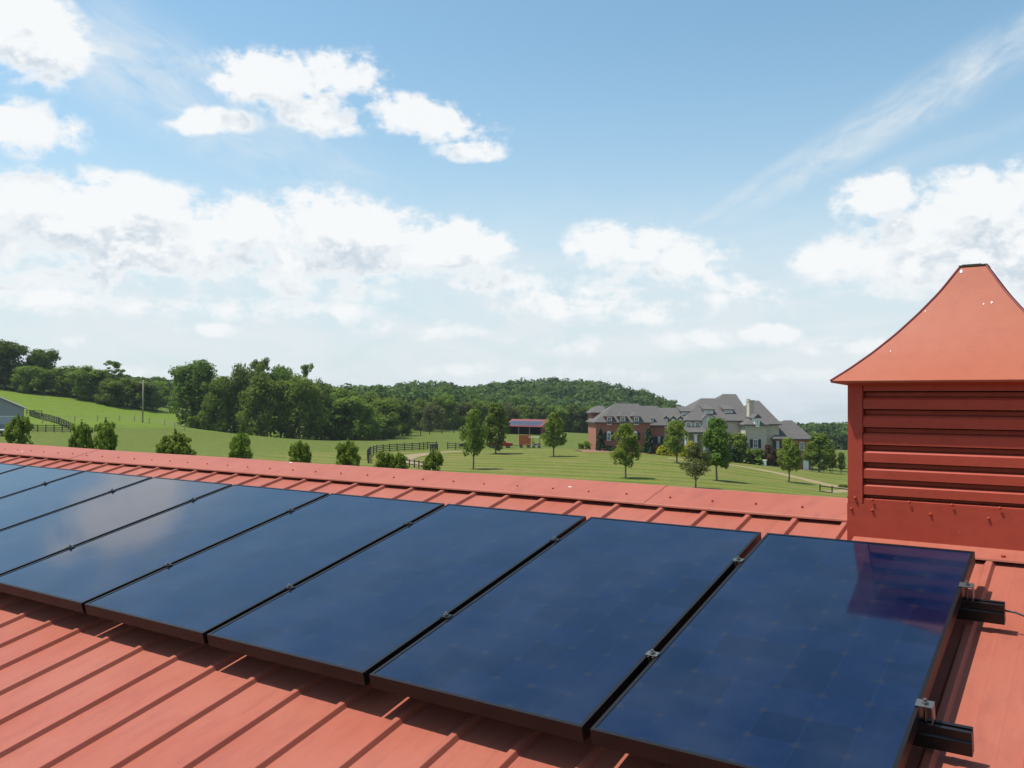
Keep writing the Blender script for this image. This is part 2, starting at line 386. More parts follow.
M_sand = mat('sandy_path', rough=.95, build=lambda nt, b: nt.link(nt.mix(nt.noise(obco(nt), .8, 5, .6), (.25,.18,.095), (.19,.15,.07)), b.inputs['Base Color']))
M_mulch = mat('mulch', rough=1, build=lambda nt, b: nt.link(nt.mix(nt.noise(obco(nt), 2., 5, .6), (.16,.075,.045), (.22,.12,.07)), b.inputs['Base Color']))
M_dirt = mat('dry_grass', rough=1, build=lambda nt, b: nt.link(nt.mix(nt.noise(obco(nt), .5, 5, .6), (.30,.24,.12), (.22,.20,.08)), b.inputs['Base Color']))
def ribbon(name, pts, widths, m, lift=.07, step=1.5):
    P = [Vector((p[0], p[1], 0)) for p in pts]
    # resample with Catmull-Rom
    out = []; wd = []
    for i in range(len(P)-1):
        a, b, c, d = P[max(i-1, 0)], P[i], P[i+1], P[min(i+2, len(P)-1)]; n = max(2, int((c-b).length/step))
        for k in range(n):
            t_ = k/n; out.append(.5*((2*b)+(c-a)*t_+(2*a-5*b+4*c-d)*t_**2+(3*b-a-3*c+d)*t_**3)); wd.append(widths[i]*(1-t_)+widths[i+1]*t_)
    out.append(P[-1]); wd.append(widths[-1]); n = len(out); V = []; Fc = []
    J = 6
    for i in range(n):
        tg = (out[min(i+1, n-1)]-out[max(i-1, 0)]).normalized(); nn = Vector((-tg.y, tg.x, 0)); ww = wd[i]*(1+.10*math.sin(i*1.7))
        for j in range(J+1):
            q = out[i]+nn*ww*(j/J-.5); V.append((q.x, q.y, 0))
    V = np.array(V); edge = np.tile(np.array([-.1]+[0]*(J-1)+[-.1]), n); V[:, 2] = gz(V[:, 0], V[:, 1])+lift+edge
    for i in range(n-1):
        for j in range(J): a = i*(J+1)+j; Fc.append((a, a+1, a+J+2, a+J+1))
    return tag(np_mesh(name, V, np.array(Fc), m, smooth=True), kind='structure')
def gp(px, py): return ground_hit(px, py)[0]
ribbon('path', [gp(*q) for q in [(425,467),(412,463),(404,460.5),(411,456.5),(430,454),(447,452.5),(470,451.5)]], [1.6, 2, 2.8, 4, 3, 2.2, 2], M_sand, .14)
ribbon('driveway', [gp(*q) for q in [(668,458.5),(694,461),(720,464),(750,468),(790,476),(820,483),(850,489.5),(900,498)]], [1.2, 1.5, 1.7, 1.8, 1.9, 2, 2.2, 2.4], M_sand, .1)
ribbon('mulch_bed', [gp(*q) for q in [(578,451),(615,451.6),(650,453),(690,456)]], [8, 11, 12, 9], M_mulch, .12)
ribbon('bare_field', [on_ground(822, 300), on_ground(850, 300), on_ground(900, 300)], [16, 16, 16], M_dirt, .15, 5)
ribbon('path', [gp(826, 492.5), gp(848, 491)], [1.5, 1.8], M_sand, .1)

# ------------------------------------------------------------------ trees
def leafmat(name, c0, c1, c2, tr=.42):
    def f(nt, b):
        geo = nt.new('ShaderNodeNewGeometry'); co = obco(nt); oi = nt.new('ShaderNodeObjectInfo')
        col = nt.mix(geo.outputs['Random Per Island'], c0, c1)
        sh = nt.vmath('ADD', co, oi.outputs['Location']) if False else co
        col = nt.mix(nt.mapr(nt.noise(sh, 5., 2, .5), .42, .62), col, c2)
        hs = nt.new('ShaderNodeHueSaturation'); nt.link(col, hs.inputs['Color'])
        nt.link(nt.mapr(oi.outputs['Random'], 0, 1, .8, 1.2), hs.inputs['Value']); nt.link(nt.mapr(oi.outputs['Random'], 0, 1, .494, .512), hs.inputs['Hue'])
        nt.link(hs.outputs[0], b.inputs['Base Color']); b.inputs['Specular IOR Level'].default_value = .12
        tl = nt.new('ShaderNodeBsdfTranslucent'); nt.link(hs.outputs[0], tl.inputs[0])
        mx = nt.new('ShaderNodeMixShader'); mx.inputs[0].default_value = tr
        out = [n for n in nt.n if n.type == 'OUTPUT_MATERIAL'][0]
        nt.link(b.outputs[0], mx.inputs[1]); nt.link(tl.outputs[0], mx.inputs[2]); nt.link(mx.outputs[0], out.inputs[0])
    return mat(name, rough=.6, build=f)
L_young = leafmat('young_maple_leaves', (.165,.215,.024), (.235,.285,.040), (.125,.180,.024))
L_lime = leafmat('lime_leaves', (.185,.235,.024), (.255,.295,.036), (.135,.20,.026))
L_big = leafmat('broadleaf_leaves', (.118,.184,.020), (.200,.255,.036), (.142,.200,.026))
L_dark = leafmat('dark_leaves', (.080,.132,.018), (.138,.190,.030), (.098,.150,.022))
L_pale = leafmat('pale_leaves', (.150,.190,.030), (.215,.250,.052), (.120,.165,.030))
L_olive = leafmat('olive_leaves', (.125,.135,.040), (.175,.175,.058), (.105,.125,.034))
L_yel = leafmat('yellow_leaves', (.42,.40,.02), (.52,.46,.03), (.36,.37,.02))
L_rust = leafmat('rust_leaves', (.11,.045,.035), (.15,.07,.04), (.07,.065,.03))
L_ever = leafmat('evergreen_needles', (.024,.054,.022), (.042,.080,.030), (.030,.065,.022), .2)
L_wood = leafmat('woodland_leaves', (.078,.124,.026), (.128,.174,.040), (.092,.136,.028), .4)
L_wood2 = leafmat('woodland_leaves_dark', (.042,.076,.024), (.070,.108,.032), (.054,.088,.026), .4)
L_wood3 = leafmat('woodland_leaves_light', (.085,.125,.038), (.120,.160,.050), (.070,.11,.030), .3)
M_bark = mat('bark', rough=.95, build=lambda nt, b: nt.link(nt.mix(nt.noise(nt.scale(obco(nt), (8, 8, 1.5)), 4, 5, .6), (.10,.08,.06), (.20,.165,.13)), b.inputs['Base Color']))

def unit(n, r): v = r.normal(size=(n, 3)); return v/np.linalg.norm(v, axis=1)[:, None]
def cards(cent, nrm, size, r):
    """elongated leaf-spray quads, centred on cent, facing roughly nrm"""
    n = len(cent); a = np.cross(nrm, unit(n, r)); a /= np.linalg.norm(a, axis=1)[:, None]+1e-9; b = np.cross(nrm, a)
    s = size*(.6+.8*r.random(n)); a = a*s[:, None]*.62; b = b*(s*(.35+.35*r.random(n)))[:, None]
    k = nrm*(s*.18)[:, None]
    V = np.stack([cent-a, cent-b*1.0+k, cent+a, cent+b+k], 1).reshape(-1, 3)
    return V, np.arange(n*4).reshape(n, 4)
def crown_pts(kind, n, r):
    """leaf centres & outward normals for a tree of height 1, trunk at origin"""
    lobes = []
    if kind in ('maple', 'full'):      # ovate
        z0 = .20 if kind == 'maple' else .07
        for i in range(60):
            z = z0+.06+(.90-z0)*r.random()**.95; env = .25*math.sin(math.pi*min(1, max(.02, (z-z0+.05)/(1.03-z0)))**.85)**.7; th = r.random()*6.283; q = env*r.random()**.4
            lobes.append((q*math.cos(th), q*math.sin(th), z, .060+.045*r.random()))
        for k in range(4): lobes.append((r.normal()*.02, r.normal()*.02, .96-.06*k, .035+.012*k))
    elif kind == 'spiky':    # young tree seen from a roof: dense, ragged leaders, widest high up
        for i in range(150):
            z = .30+.62*r.random()**.7; env = .150*min(1, (z-.1)/.3)*(1-max(0, (z-.74)/.28)**2*.7); th = r.random()*6.283; q = env*r.random()**.45
            lobes.append((q*math.cos(th), q*math.sin(th), z, .020+.022*r.random()))
        for i in range(int(r.integers(6, 13))):
            th = r.random()*6.283; q = .11*r.random()**.6; x, y = q*math.cos(th), q*math.sin(th); top = .985-q*.6-.04*r.random()
            for k in range(5): lobes.append((x*(.85+.05*k), y*(.85+.05*k), top-.020*k, .008+.004*k))
        lobes.append((0, 0, .975, .010)); lobes.append((0, 0, .95, .015))
    elif kind == 'broad':    # big mature tree, foliage to near the ground
        m = r.integers(3, 6); tops = [(r.normal()*.13, r.normal()*.13, .66+.16*r.random()) for _ in range(m)]+[(0, 0, .84)]
        for (x, y, z) in tops:
            for i in range(9):
                d = unit(1, r)[0]; rr = .11*r.random()**.5; lobes.append((x+d[0]*rr*1.3, y+d[1]*rr*1.3, z+d[2]*rr*.8, .055+.05*r.random()))
        for i in range(22):
            z = .40+.42*r.random(); th = r.random()*6.283; q = .20*math.sqrt(r.random()); lobes.append((q*math.cos(th), q*math.sin(th), z, .07+.05*r.random()))
        for i in range(60):
            z = .10+.66*r.random(); env = .34*math.sin(math.pi*min(1, (z+.14)/1.05)); th = r.random()*6.283; q = env*(.5+.5*r.random())
            lobes.append((q*math.cos(th), q*math.sin(th), z, .06+.055*r.random()))
    elif kind == 'open':     # thin tall tree with separate sprays
        for i in range(60):
            z = .35+.60*r.random()**.7; th = r.random()*6.283; q = .15*r.random()**.6*(1.1-abs(z-.75)*1.8); lobes.append((q*math.cos(th), q*math.sin(th), z, .022+.026*r.random()))
    elif kind == 'shrub':
        for i in range(30):
            th = r.random()*6.283; z = .08+.80*r.random(); q = .46*math.sqrt(max(0, 1-(z*.98)**2))*math.sqrt(r.random()); lobes.append((q*math.cos(th), q*math.sin(th), z, .10+.07*r.random()))
    elif kind == 'cone':
        for i in range(70):
            z = .04+.92*r.random(); q = .24*(1-z)**.75*(.5+.5*r.random()); th = r.random()*6.283; lobes.append((q*math.cos(th), q*math.sin(th), z, .035+.045*(1-z)))
    Lb = np.array(lobes); wgt = Lb[:, 3]**2; idx = r.choice(len(Lb), n, p=wgt/wgt.sum()); d = unit(n, r); d[:, 2] = d[:, 2]*.9+.12
    rad = Lb[idx, 3]*(.55+.5*r.random(n)**.6)*(1+.25*(r.random(n) > .93))
    c = Lb[idx, :3]+d*rad[:, None]; nr = d+.55*unit(n, r)+np.array([0, 0, .25]); nr /= np.linalg.norm(nr, axis=1)[:, None]
    c[:, 2] = np.clip(c[:, 2], .02, 1.0)
    return c, nr, Lb
TREEMESH = {}
def tree_mesh(key, kind, n, leaf, lm, seed, trunk_r=.016):
    r = np.random.default_rng(seed); c, nr, Lb = crown_pts(kind, n, r); V, Fq = cards(c, nr, leaf, r)
    crown = np_mesh('crown', V, Fq, lm)
    mb = MB(); top = .86 if kind not in ('shrub',) else .5
    bend = r.normal(size=2)*.012
    pts = [(0, 0, -.03)]+[(bend[0]*math.sin(z*5), bend[1]*math.sin(z*4), z) for z in np.linspace(0, top, 7)]
    rr = [trunk_r*1.5]+[trunk_r*(1.15-.95*z/top) for z in np.linspace(0, top, 7)]
    mb.tube(pts, rr, 8)
    for i in r.choice(len(Lb), min(len(Lb), 16), replace=False):
        x, y, z, q = Lb[i]; z0 = max(.08, z-.12-.35*math.hypot(x, y)); z0 = min(z0, top-.04)
        s0 = Vector((0, 0, z0)); e = Vector((x, y, z)); mid = s0.lerp(e, .5)+Vector((0, 0, .02))
        mb.tube([s0, mid, e], [trunk_r*.45, trunk_r*.3, trunk_r*.1], 5)
    tr = mb.build('trunk', M_bark, smooth=True)
    TREEMESH[key] = (crown.data, tr.data)
    bpy.data.objects.remove(crown); bpy.data.objects.remove(tr)
for k in range(4): tree_mesh(f'young{k}', 'maple', 4400, .030, L_young, 10+k)
for k in range(4): tree_mesh(f'near{k}', 'spiky', 9500, .0165, L_young, 20+k, .008)
for k in range(5): tree_mesh(f'big{k}', 'broad', 11000, .026, L_big, 30+k, .018)
for k in range(2): tree_mesh(f'darkbig{k}', 'broad', 11000, .026, L_dark, 40+k, .018)
for k in range(2): tree_mesh(f'palebig{k}', 'broad', 9000, .024, L_pale, 50+k, .018)
for k in range(2): tree_mesh(f'olivebig{k}', 'broad', 7000, .026, L_olive, 54+k, .018)
for k in range(2): tree_mesh(f'open{k}', 'open', 5200, .016, L_big, 60+k, .006)
for k in range(1): tree_mesh(f'darkyoung{k}', 'maple', 6000, .034, L_dark, 65+k)
tree_mesh('greenyoung0', 'full', 5600, .032, L_big, 68)
tree_mesh('oliveyoung0', 'maple', 2600, .028, L_olive, 70)
tree_mesh('limeyoung0', 'maple', 4200, .030, L_lime, 73)
tree_mesh('shrub0', 'shrub', 1800, .085, L_big, 80); tree_mesh('shrubdark0', 'shrub', 1800, .085, L_ever, 81)
tree_mesh('shrubyel0', 'shrub', 1500, .09, L_yel, 82); tree_mesh('shrubrust0', 'shrub', 1600, .08, L_rust, 83); tree_mesh('shrublime0', 'shrub', 1600, .08, L_lime, 85)
tree_mesh('cone0', 'cone', 2600, .05, L_ever, 84)
def tree(key, loc, h, wid, label, name='tree', cat='tree', group=None):
    o = empty(name, loc, label, cat, group, rz=random.random()*6.28, sc=(wid, wid, h))
    cm, tm = TREEMESH[key]
    c = bpy.data.objects.new('crown', cm); COL.objects.link(c); c.parent = o
    t_ = bpy.data.objects.new('trunk', tm); COL.objects.link(t_); t_.parent = o
    return o
def tree_px(key, px, D, topy, wpx, label, natural=.6, name='tree', cat='tree', group=None, sink=0):
    """tree standing on the land at depth D, its top reaching picture row topy; natural = crown width/height of the prototype"""
    b = on_ground(px, D); topz = at(px, topy, D)[2]; h = topz-b.z; wid = wpx*D/F/natural
    b.z -= sink
    return tree(key, b, h+sink, wid, label, name, cat, group)

# ---- young trees scattered on the striped lawn
YG = 'young trees on the mown lawn'
lawn = [('young0',474,128,410,26,'slim pale young tree at the left end of the mown lawn'),
 ('greenyoung0',496,166,404,28,'fuller dark green young tree behind the slim pale one, beside the red truck'),
 ('young1',554,158,413,25,'young green tree alone in mid lawn just left of the brick wing'),
 ('limeyoung0',626,115,424,29,'yellow green young tree in front of the brick wing dormers'),
 ('young2',677,146,420,25,'young tree in front of the grey entrance porch, between yellow shrubs'),
 ('oliveyoung0',696,103,443,29,'small thin olive young tree, lowest on the lawn, closest to the red roof'),
 ('darkyoung0',717,115,419,31,'dense dark green young tree in front of the middle of the mansion'),
 ('young3',789,130,438,25,'bright green young tree in front of the right brick wing'),
 ('greenyoung0',819,168,434,29,'dark bushy tree with low crown beside the right end of the mansion')]
for k, px, D, ty, wp, lb in lawn: tree_px(k, px, D, ty, wp, lb, .56, 'young_tree', 'tree', YG)
tree_px('young1', 832, 170, 450, 10, 'tiny tree by the far fence, nearer the dark bushy tree', .56, 'young_tree', 'tree', YG)
tree_px('young2', 841, 168, 452, 9, 'tiny tree by the far fence, close to the red cupola', .56, 'young_tree', 'tree', YG)
# ---- row of trees just beyond the barn roof, bases hidden by it
NG = 'row of trees just beyond the barn ridge'
near = [('near0',19,66,411,26,'dark young tree in front of the grey shed gable'),
 ('near1',82,60,417,25,'lighter green young tree with paired tops, right of the black paddock fence'),
 ('near2',106,61,415,24,'narrow pointed young tree next to the paired light green one'),
 ('near3',176,58,427,38,'broad round young tree peeking over the ridge below the utility pole'),
 ('near0',241,60,429,26,'leaning young tree over the ridge, left of two similar ones below the dark grove'),
 ('near1',301,60,436,25,'small young tree over the ridge below the middle of the dark grove'),
 ('near2',348,59,436,27,'round young tree over the ridge left of the curved black fence'),
 ('near3',384,60,446,19,'young tree with a thin leader standing before the curved black fence'),
 ('near1',399,62,449,22,'bushy young tree overlapping the sandy path bend'),
 ('near0',434,62,447,21,'small round young tree right of the sandy path, last of the row')]
for k, px, D, ty, wp, lb in near: tree_px(k, px, D, ty, wp, lb, .335, 'young_tree', 'tree', NG)
# ---- big grove in the middle distance
GG = 'mature trees of the dark grove'
grove = [('darkbig0',197,232,356,46,'tall dark tree with rounded top at the left end of the grove'),
 ('big0',222,226,372,38,'lower dark tree right behind the grove\'s tall left tree'),
 ('palebig0',243,228,360,30,'pale feathery topped tree in the grove, left of its centre'),
 ('open0',260,232,357,40,'thin airy tree rising out of the grove centre'),
 ('big1',262,222,372,44,'wide green tree at the front centre of the grove'),
 ('darkbig1',281,236,361,38,'dark round crown standing highest right of the grove centre'),
 ('open1',306,233,362,30,'spindly bare topped tree above the right half of the grove'),
 ('big2',300,226,374,46,'broad green tree in the right half of the grove'),
 ('palebig1',318,236,377,30,'yellowish green tree on the right shoulder of the grove'),
 ('darkbig0',333,238,396,44,'low dark tree at the foot of the grove\'s right end'),
 ('big3',356,240,393,48,'rounded mid green tree joining the grove to the wood'),
 ('big4',210,238,378,40,'mid green tree filling the gap behind the grove\'s tall left tree'),
 ('big0',334,250,384,44,'round crowned tree behind the grove\'s low right end'),
 ('big1',371,262,392,40,'round crowned tree where the grove meets the far wood'),
 ('big4',384,252,398,40,'wide low tree right of the grove beside the wire fence')]
for k, px, D, ty, wp, lb in grove: tree_px(k, px, D, ty, wp, lb, .64, 'broadleaf_tree', 'tree', GG, sink=.6)
for i, (px, D, ty) in enumerate([(193,224,416),(246,222,420),(318,226,424),(290,224,428)]):
    tree_px('shrublime0', px, D, ty, 12, ['small light bush under the grove\'s tall left tree','small light bush in a gap under the grove centre','sunlit bush between the grove and the trees on its right','small light bush under the grove\'s broad right tree'][i], .95, 'bush', 'bush', 'bushes under the grove')
# ---- tree line along the top of the left hill
TG = 'tree line on the left hilltop'
tl = [('darkbig1',4,272,337,44,'tallest dark ragged tree at the far left edge on the hilltop'),
 ('darkbig0',38,276,346,34,'dark round headed tree second from the left on the hilltop'),
 ('big0',30,268,364,34,'lower green tree in front of the round headed one on the hilltop'),
 ('big2',60,272,366,36,'light green tree in the hilltop line, right of the round headed one'),
 ('palebig0',76,275,364,34,'pale spreading tree near the middle of the hilltop line'),
 ('big3',90,272,366,38,'wide green tree in the middle of the hilltop line'),
 ('open1',114,278,360,44,'open airy tree whose bare top rises above the hilltop line'),
 ('big1',110,268,378,30,'bushy green tree standing forward below the airy treetop'),
 ('big4',128,272,377,32,'low green tree left of the utility pole'),
 ('darkbig1',146,276,379,32,'dark low tree directly behind the utility pole'),
 ('big2',160,300,380,30,'hazy green tree right of the utility pole'),
 ('big0',-26,272,335,50,'tall tree cut by the left border of the photo')]
for k, px, D, ty, wp, lb in tl: tree_px(k, px, D, ty, wp, lb, .68, 'broadleaf_tree', 'tree', TG, sink=.6)
# ---- edge of the wood in front of the far hill
EG = 'trees along the edge of the far wood'
lab = ['round dark tree at the wood edge next to the grove','brownish olive tree at the wood edge','bright green tree at the wood edge behind the curved fence','pale olive tree leaning over the wire fence','large green rounded tree above the wire fence gate end','muted olive tree left of the slim lawn tree','wide green tree behind the slim lawn tree','dark tree behind the slim lawn tree, above the truck','olive tree left of the red barn','green tree directly behind the red barn roof','dark tree behind the right gable of the red barn','green tree between the red barn and the mid lawn tree','dark tree behind the mid lawn tree','tree immediately left of the brick wing on the wood edge']
ed = [(398,275,398,36,'darkbig0'),(392,300,396,30,'olivebig0'),(420,318,398,32,'big1'),(432,305,402,26,'olivebig1'),(448,318,393,34,'big2'),(462,322,400,28,'olivebig0'),(476,325,397,34,'big3'),
 (492,330,400,34,'darkbig1'),(506,340,402,30,'olivebig1'),(524,345,403,34,'big0'),(540,345,404,34,'darkbig0'),(556,350,404,34,'big4'),(574,350,402,36,'darkbig1'),(590,355,404,34,'big3')]
for (px, D, ty, wp, k), lb in zip(ed, lab): tree_px(k, px, D, ty, wp, lb, .78, 'broadleaf_tree', 'tree', EG, sink=.8)

# ---- the wood on the far hills: one mass of crowns
CREST = [(-200,385),(0,372),(60,372),(100,374),(140,378),(180,377),(330,386),(350,386),(400,383),(425,380.5),(440,381),(455,385),(464,387),(480,386),(497,382.5),(525,379.5),(546,378.5),(581,377.6),(600,379.5),(614,382.7),(647,391),(659,393.7),(671,399),(682,403),(700,408),(760,420),(800,424),(846,424),(1024,424)]
def woodland(name, cells, mats, probs, seed, hmin=12, hmax=19, hs=None):
    r = np.random.default_rng(seed); Vs = []; Fs = []; Ms = []; k = 0
    x, y = cells[:, 0], cells[:, 1]; z = gz(x, y)
    rel = np.c_[x, y, z]-CW; cam_ = rel @ ROT.T; pxs = 512+F*cam_[:, 0]/cam_[:, 2]
    crest = np.interp(pxs, *np.array(CREST).T)+r.normal(size=len(x))*.9
    zmax = np.array([at(a_, b_, d_)[2] for a_, b_, d_ in zip(pxs, crest, cam_[:, 2])])-z      # the height of the wood's skyline
    for i in range(len(x)):
        h = r.uniform(hmin, hmax) if hs[i] is None else hs[i]; 
        if zmax[i] < 3: continue
        h = min(h, zmax[i]/1.0); rad = max(h, 9)*r.uniform(.26, .36); n = 190
        nl = 9; lc = unit(nl, r)*np.array([rad*.75, rad*.75, h*.27]); lr = rad*r.uniform(.35, .6, nl)
        idx = r.integers(0, nl, n); d = unit(n, r); d[:, 2] = np.abs(d[:, 2])*1.0-.15
        c = lc[idx]+d*(lr[idx]*(.8+.3*r.random(n)))[:, None]+np.array([x[i], y[i], z[i]+h*.62])
        nr = d+.4*unit(n, r)+np.array([0, 0, .2]); nr /= np.linalg.norm(nr, axis=1)[:, None]
        V, Fq = cards(c, nr, 1.25, r); Vs.append(V); Fs.append(Fq+k); k += len(V); Ms.append(np.full(n, r.choice(len(mats), p=probs)))
    return np_mesh(name, np.concatenate(Vs), np.concatenate(Fs), mats, mi=np.concatenate(Ms))
cells = []
for D in np.arange(335, 660, 7.5):
    px0, px1 = (120, 700) if D < 480 else (150, 1010)
    stp = 8.*F/D
    for px in np.arange(px0, px1, stp):
        if D < 430 and px > 700: continue
        if D < 375 and px > 470: continue
        q = at(px+rng.normal()*stp*.3, 400, D+rng.normal()*2); cells.append((q[0], q[1]))
for D in np.arange(420, 720, 8.5):
    for px in np.arange(700, 1000, 8.5*F/D):
        q = at(px+rng.normal()*2, 400, D+rng.normal()*2); cells.append((q[0], q[1]))
hs = [None]*len(cells)
for D in np.arange(300, 380, 8):
    for px in np.arange(-120, 125, 7*F/D):
        q = at(px+rng.normal()*3, 400, D+rng.normal()*2); cells.append((q[0], q[1])); hs.append(rng.uniform(5, 7.5))
wd = woodland('woodland', np.array(cells), [L_wood, L_wood2, L_wood3], [.5, .36, .14], 5, hs=hs)
tag(wd, 'continuous green wood covering the far hills', 'woodland', kind='stuff')

# ------------------------------------------------------------------ building materials
def brickf(c0, c1, sc=1.):
    def f(nt, b):
        co = obco(nt); n = nt.noise(co, 3*sc, 5, .7); n2 = nt.noise(co, .4, 3, .5)
        br = nt.new('ShaderNodeTexBrick'); br.inputs['Scale'].default_value = 1.
        v = nt.new('ShaderNodeCombineXYZ'); s = nt.new('ShaderNodeSeparateXYZ'); nt.link(co, s.inputs[0]); nt.link(nt.math('ADD', s.outputs[0], s.outputs[1]), v.inputs[0]); nt.link(s.outputs[2], v.inputs[1])
        nt.link(v.outputs[0], br.inputs[0]); br.inputs['Brick Width'].default_value = .45; br.inputs['Row Height'].default_value = .16; br.inputs['Mortar Size'].default_value = .012
        br.inputs['Color1'].default_value = (*c0, 1); br.inputs['Color2'].default_value = (*c1, 1); br.inputs['Mortar'].default_value = (.30,.26,.22, 1)
        nt.link(nt.mix(nt.mapr(n, .3, .8, 0, .5), br.outputs[0], tuple(x*.7 for x in c0)), b.inputs['Base Color'])
    return f
M_brick = mat('red_brick', rough=.9, build=brickf((.34,.105,.058), (.27,.085,.05)))
M_stone = mat('grey_cream_stone', rough=.9, build=brickf((.60,.52,.40), (.48,.42,.33)))
def shingle(c):
    def f(nt, b):
        co = obco(nt); n = nt.noise(co, 2.5, 5, .7); wv = nt.new('ShaderNodeTexWave', wave_type='BANDS', bands_direction='Z'); nt.link(co, wv.inputs[0]); wv.inputs['Scale'].default_value = 1.3
        nt.link(nt.mix(nt.mapr(n, .3, .7), c, tuple(x*.65 for x in c)), b.inputs['Base Color']); bump(nt, b, wv.outputs[1], .3, .05)
    return f
M_shing = mat('brown_grey_shingles', rough=.9, build=shingle((.108,.098,.092)))
M_white = mat('white_trim', (.72,.71,.67), .6)
M_cream = mat('cream_siding', (.52,.48,.40), .8)
M_glass = mat('window_glass', (.09,.115,.125), .08, spec=.9)
M_shut = mat('black_shutter', (.02,.02,.025), .6)
M_grey = mat('grey_siding', rough=.8, build=lambda nt, b: nt.link(nt.mix(nt.noise(nt.scale(obco(nt), (1, 1, 12)), 2, 3), (.22,.23,.24), (.30,.31,.32)), b.inputs['Base Color']))
M_redpaint = mat('barn_red_paint', rough=.7, build=lambda nt, b: nt.link(nt.mix(nt.noise(nt.scale(obco(nt), (6, 6, .6)), 1.5, 4), (.15,.014,.014), (.20,.025,.022)), b.inputs['Base Color']))
M_post = mat('black_fence_board', (.018,.016,.015), .8)
M_wood = mat('weathered_wood', rough=.9, build=lambda nt, b: nt.link(nt.mix(nt.noise(nt.scale(obco(nt), (8, 8, 1)), 3, 4), (.30,.25,.19), (.20,.17,.13)), b.inputs['Base Color']))

# ------------------------------------------------------------------ mansion, in its own frame: x along the front, y to the back
HA, HB = at(596, 449, 177), at(810, 470, 180)
hd = Vector((HB[0]-HA[0], HB[1]-HA[1], 0)); hang = math.atan2(hd.y, hd.x)
HO = Vector((HA[0], HA[1], 0)); hM = Matrix.Translation(HO) @ Matrix.Rotation(hang, 4, 'Z'); hI = hM.inverted()
def hp(px, py, y):      # picture point -> local (x, z) on the facade-parallel plane at depth y
    c = hI @ Vector(CW); d = (hI.to_3x3()) @ Vector(ray(px, py)); t_ = (y-c.y)/d.y; q = c+d*t_; return q.x, q.z
def hx(px, y, py=440): return hp(px, py, y)[0]
def hz(py, y, px=700): return hp(px, py, y)[1]
house = empty('mansion', HO, 'large brick and stone mansion with brown hipped roofs and many dormers', 'house', rz=hang)
BZ = -17
def block(px0, px1, yf, yb, eave_py, ridge, wallm, over=.45, lean_px=None, zb=BZ):
    """walls + hip roof; ridge=(px0,px1,py,y)"""
    xm = (px0+px1)/2; x0, x1 = hx(px0, yf, eave_py), hx(px1, yf, eave_py); ze = hz(eave_py, yf-over, xm)
    MB().box(x0, x1, yf, yb, zb, ze+.02).build('wall', wallm, house)
    rx0, rz_ = hp(ridge[0], ridge[2], ridge[3]); rx1, rz2 = hp(ridge[1], ridge[2], ridge[3]); rz_ = (rz_+rz2)/2
    m = MB(); a, b, c, d = (x0-over, yf-over), (x1+over, yf-over), (x1+over, yb+over), (x0-over, yb+over); e, f = (rx0, ridge[3]), (rx1, ridge[3])
    low = ze-.22
    for p, q in ((a, b), (b, c), (c, d), (d, a)): m.quad((*p, low), (*q, low), (*q, ze), (*p, ze))
    m.quad((*d, low), (*c, low), (*b, low), (*a, low))
    m.quad((*a, ze), (*b, ze), (*f, rz_), (*e, rz_)); m.poly([(*b, ze), (*c, ze), (*f, rz_)]); m.quad((*c, ze), (*d, ze), (*e, rz_), (*f, rz_)); m.poly([(*d, ze), (*a, ze), (*e, rz_)])
    m.build('roof', M_shing, house)
    def roofz(x, y): return ze+(rz_-ze)*(y-yf+over)/(ridge[3]-yf+over)
    return dict(x0=x0, x1=x1, yf=yf, ze=ze, roofz=roofz, yr=ridge[3], rz=rz_)
def window(px0, px1, py0, py1, y, shutters=False, arch=False, frame=.12, fm=None):
    x0, z1 = hp(px0, py0, y); x1, z0 = hp(px1, py1, y)
    x0, x1 = min(x0, x1), max(x0, x1); wn = MB()
    wn.box(x0, x1, y-.10, y-.002, z0, z0+frame); wn.box(x0, x1, y-.10, y-.002, z1-frame, z1)
    for xx in (x0, x1-frame): wn.box(xx, xx+frame, y-.098, y-.003, z0+frame, z1-frame)
    xm = (x0+x1)/2; wn.box(xm-.035, xm+.035, y-.075, y-.003, z0+frame, z1-frame); zm = (z0+z1)/2; wn.box(x0+frame, xm-.035, y-.07, y-.003, zm-.03, zm+.03); wn.box(xm+.035, x1-frame, y-.07, y-.003, zm-.03, zm+.03)
    if arch:
        n = 10; rr = (x1-x0)/2; out = [(xm+rr*math.cos(math.pi*i/n), z1+rr*math.sin(math.pi*i/n)*.8) for i in range(n+1)]
        wn.prism(out, y-.09, y-.004)
    w_ = wn.build('window', fm or M_white, house)
    MB().box(x0+frame, x1-frame, y-.05, y-.006, z0+frame, z1-frame).build('pane', M_glass, w_)
    if shutters:
        for s in (-1, 1):
            xs = x0-.65 if s < 0 else x1+.05; MB().box(xs, xs+.6, y-.07, y-.004, z0, z1).build('shutter', M_shut, house)
    return w_
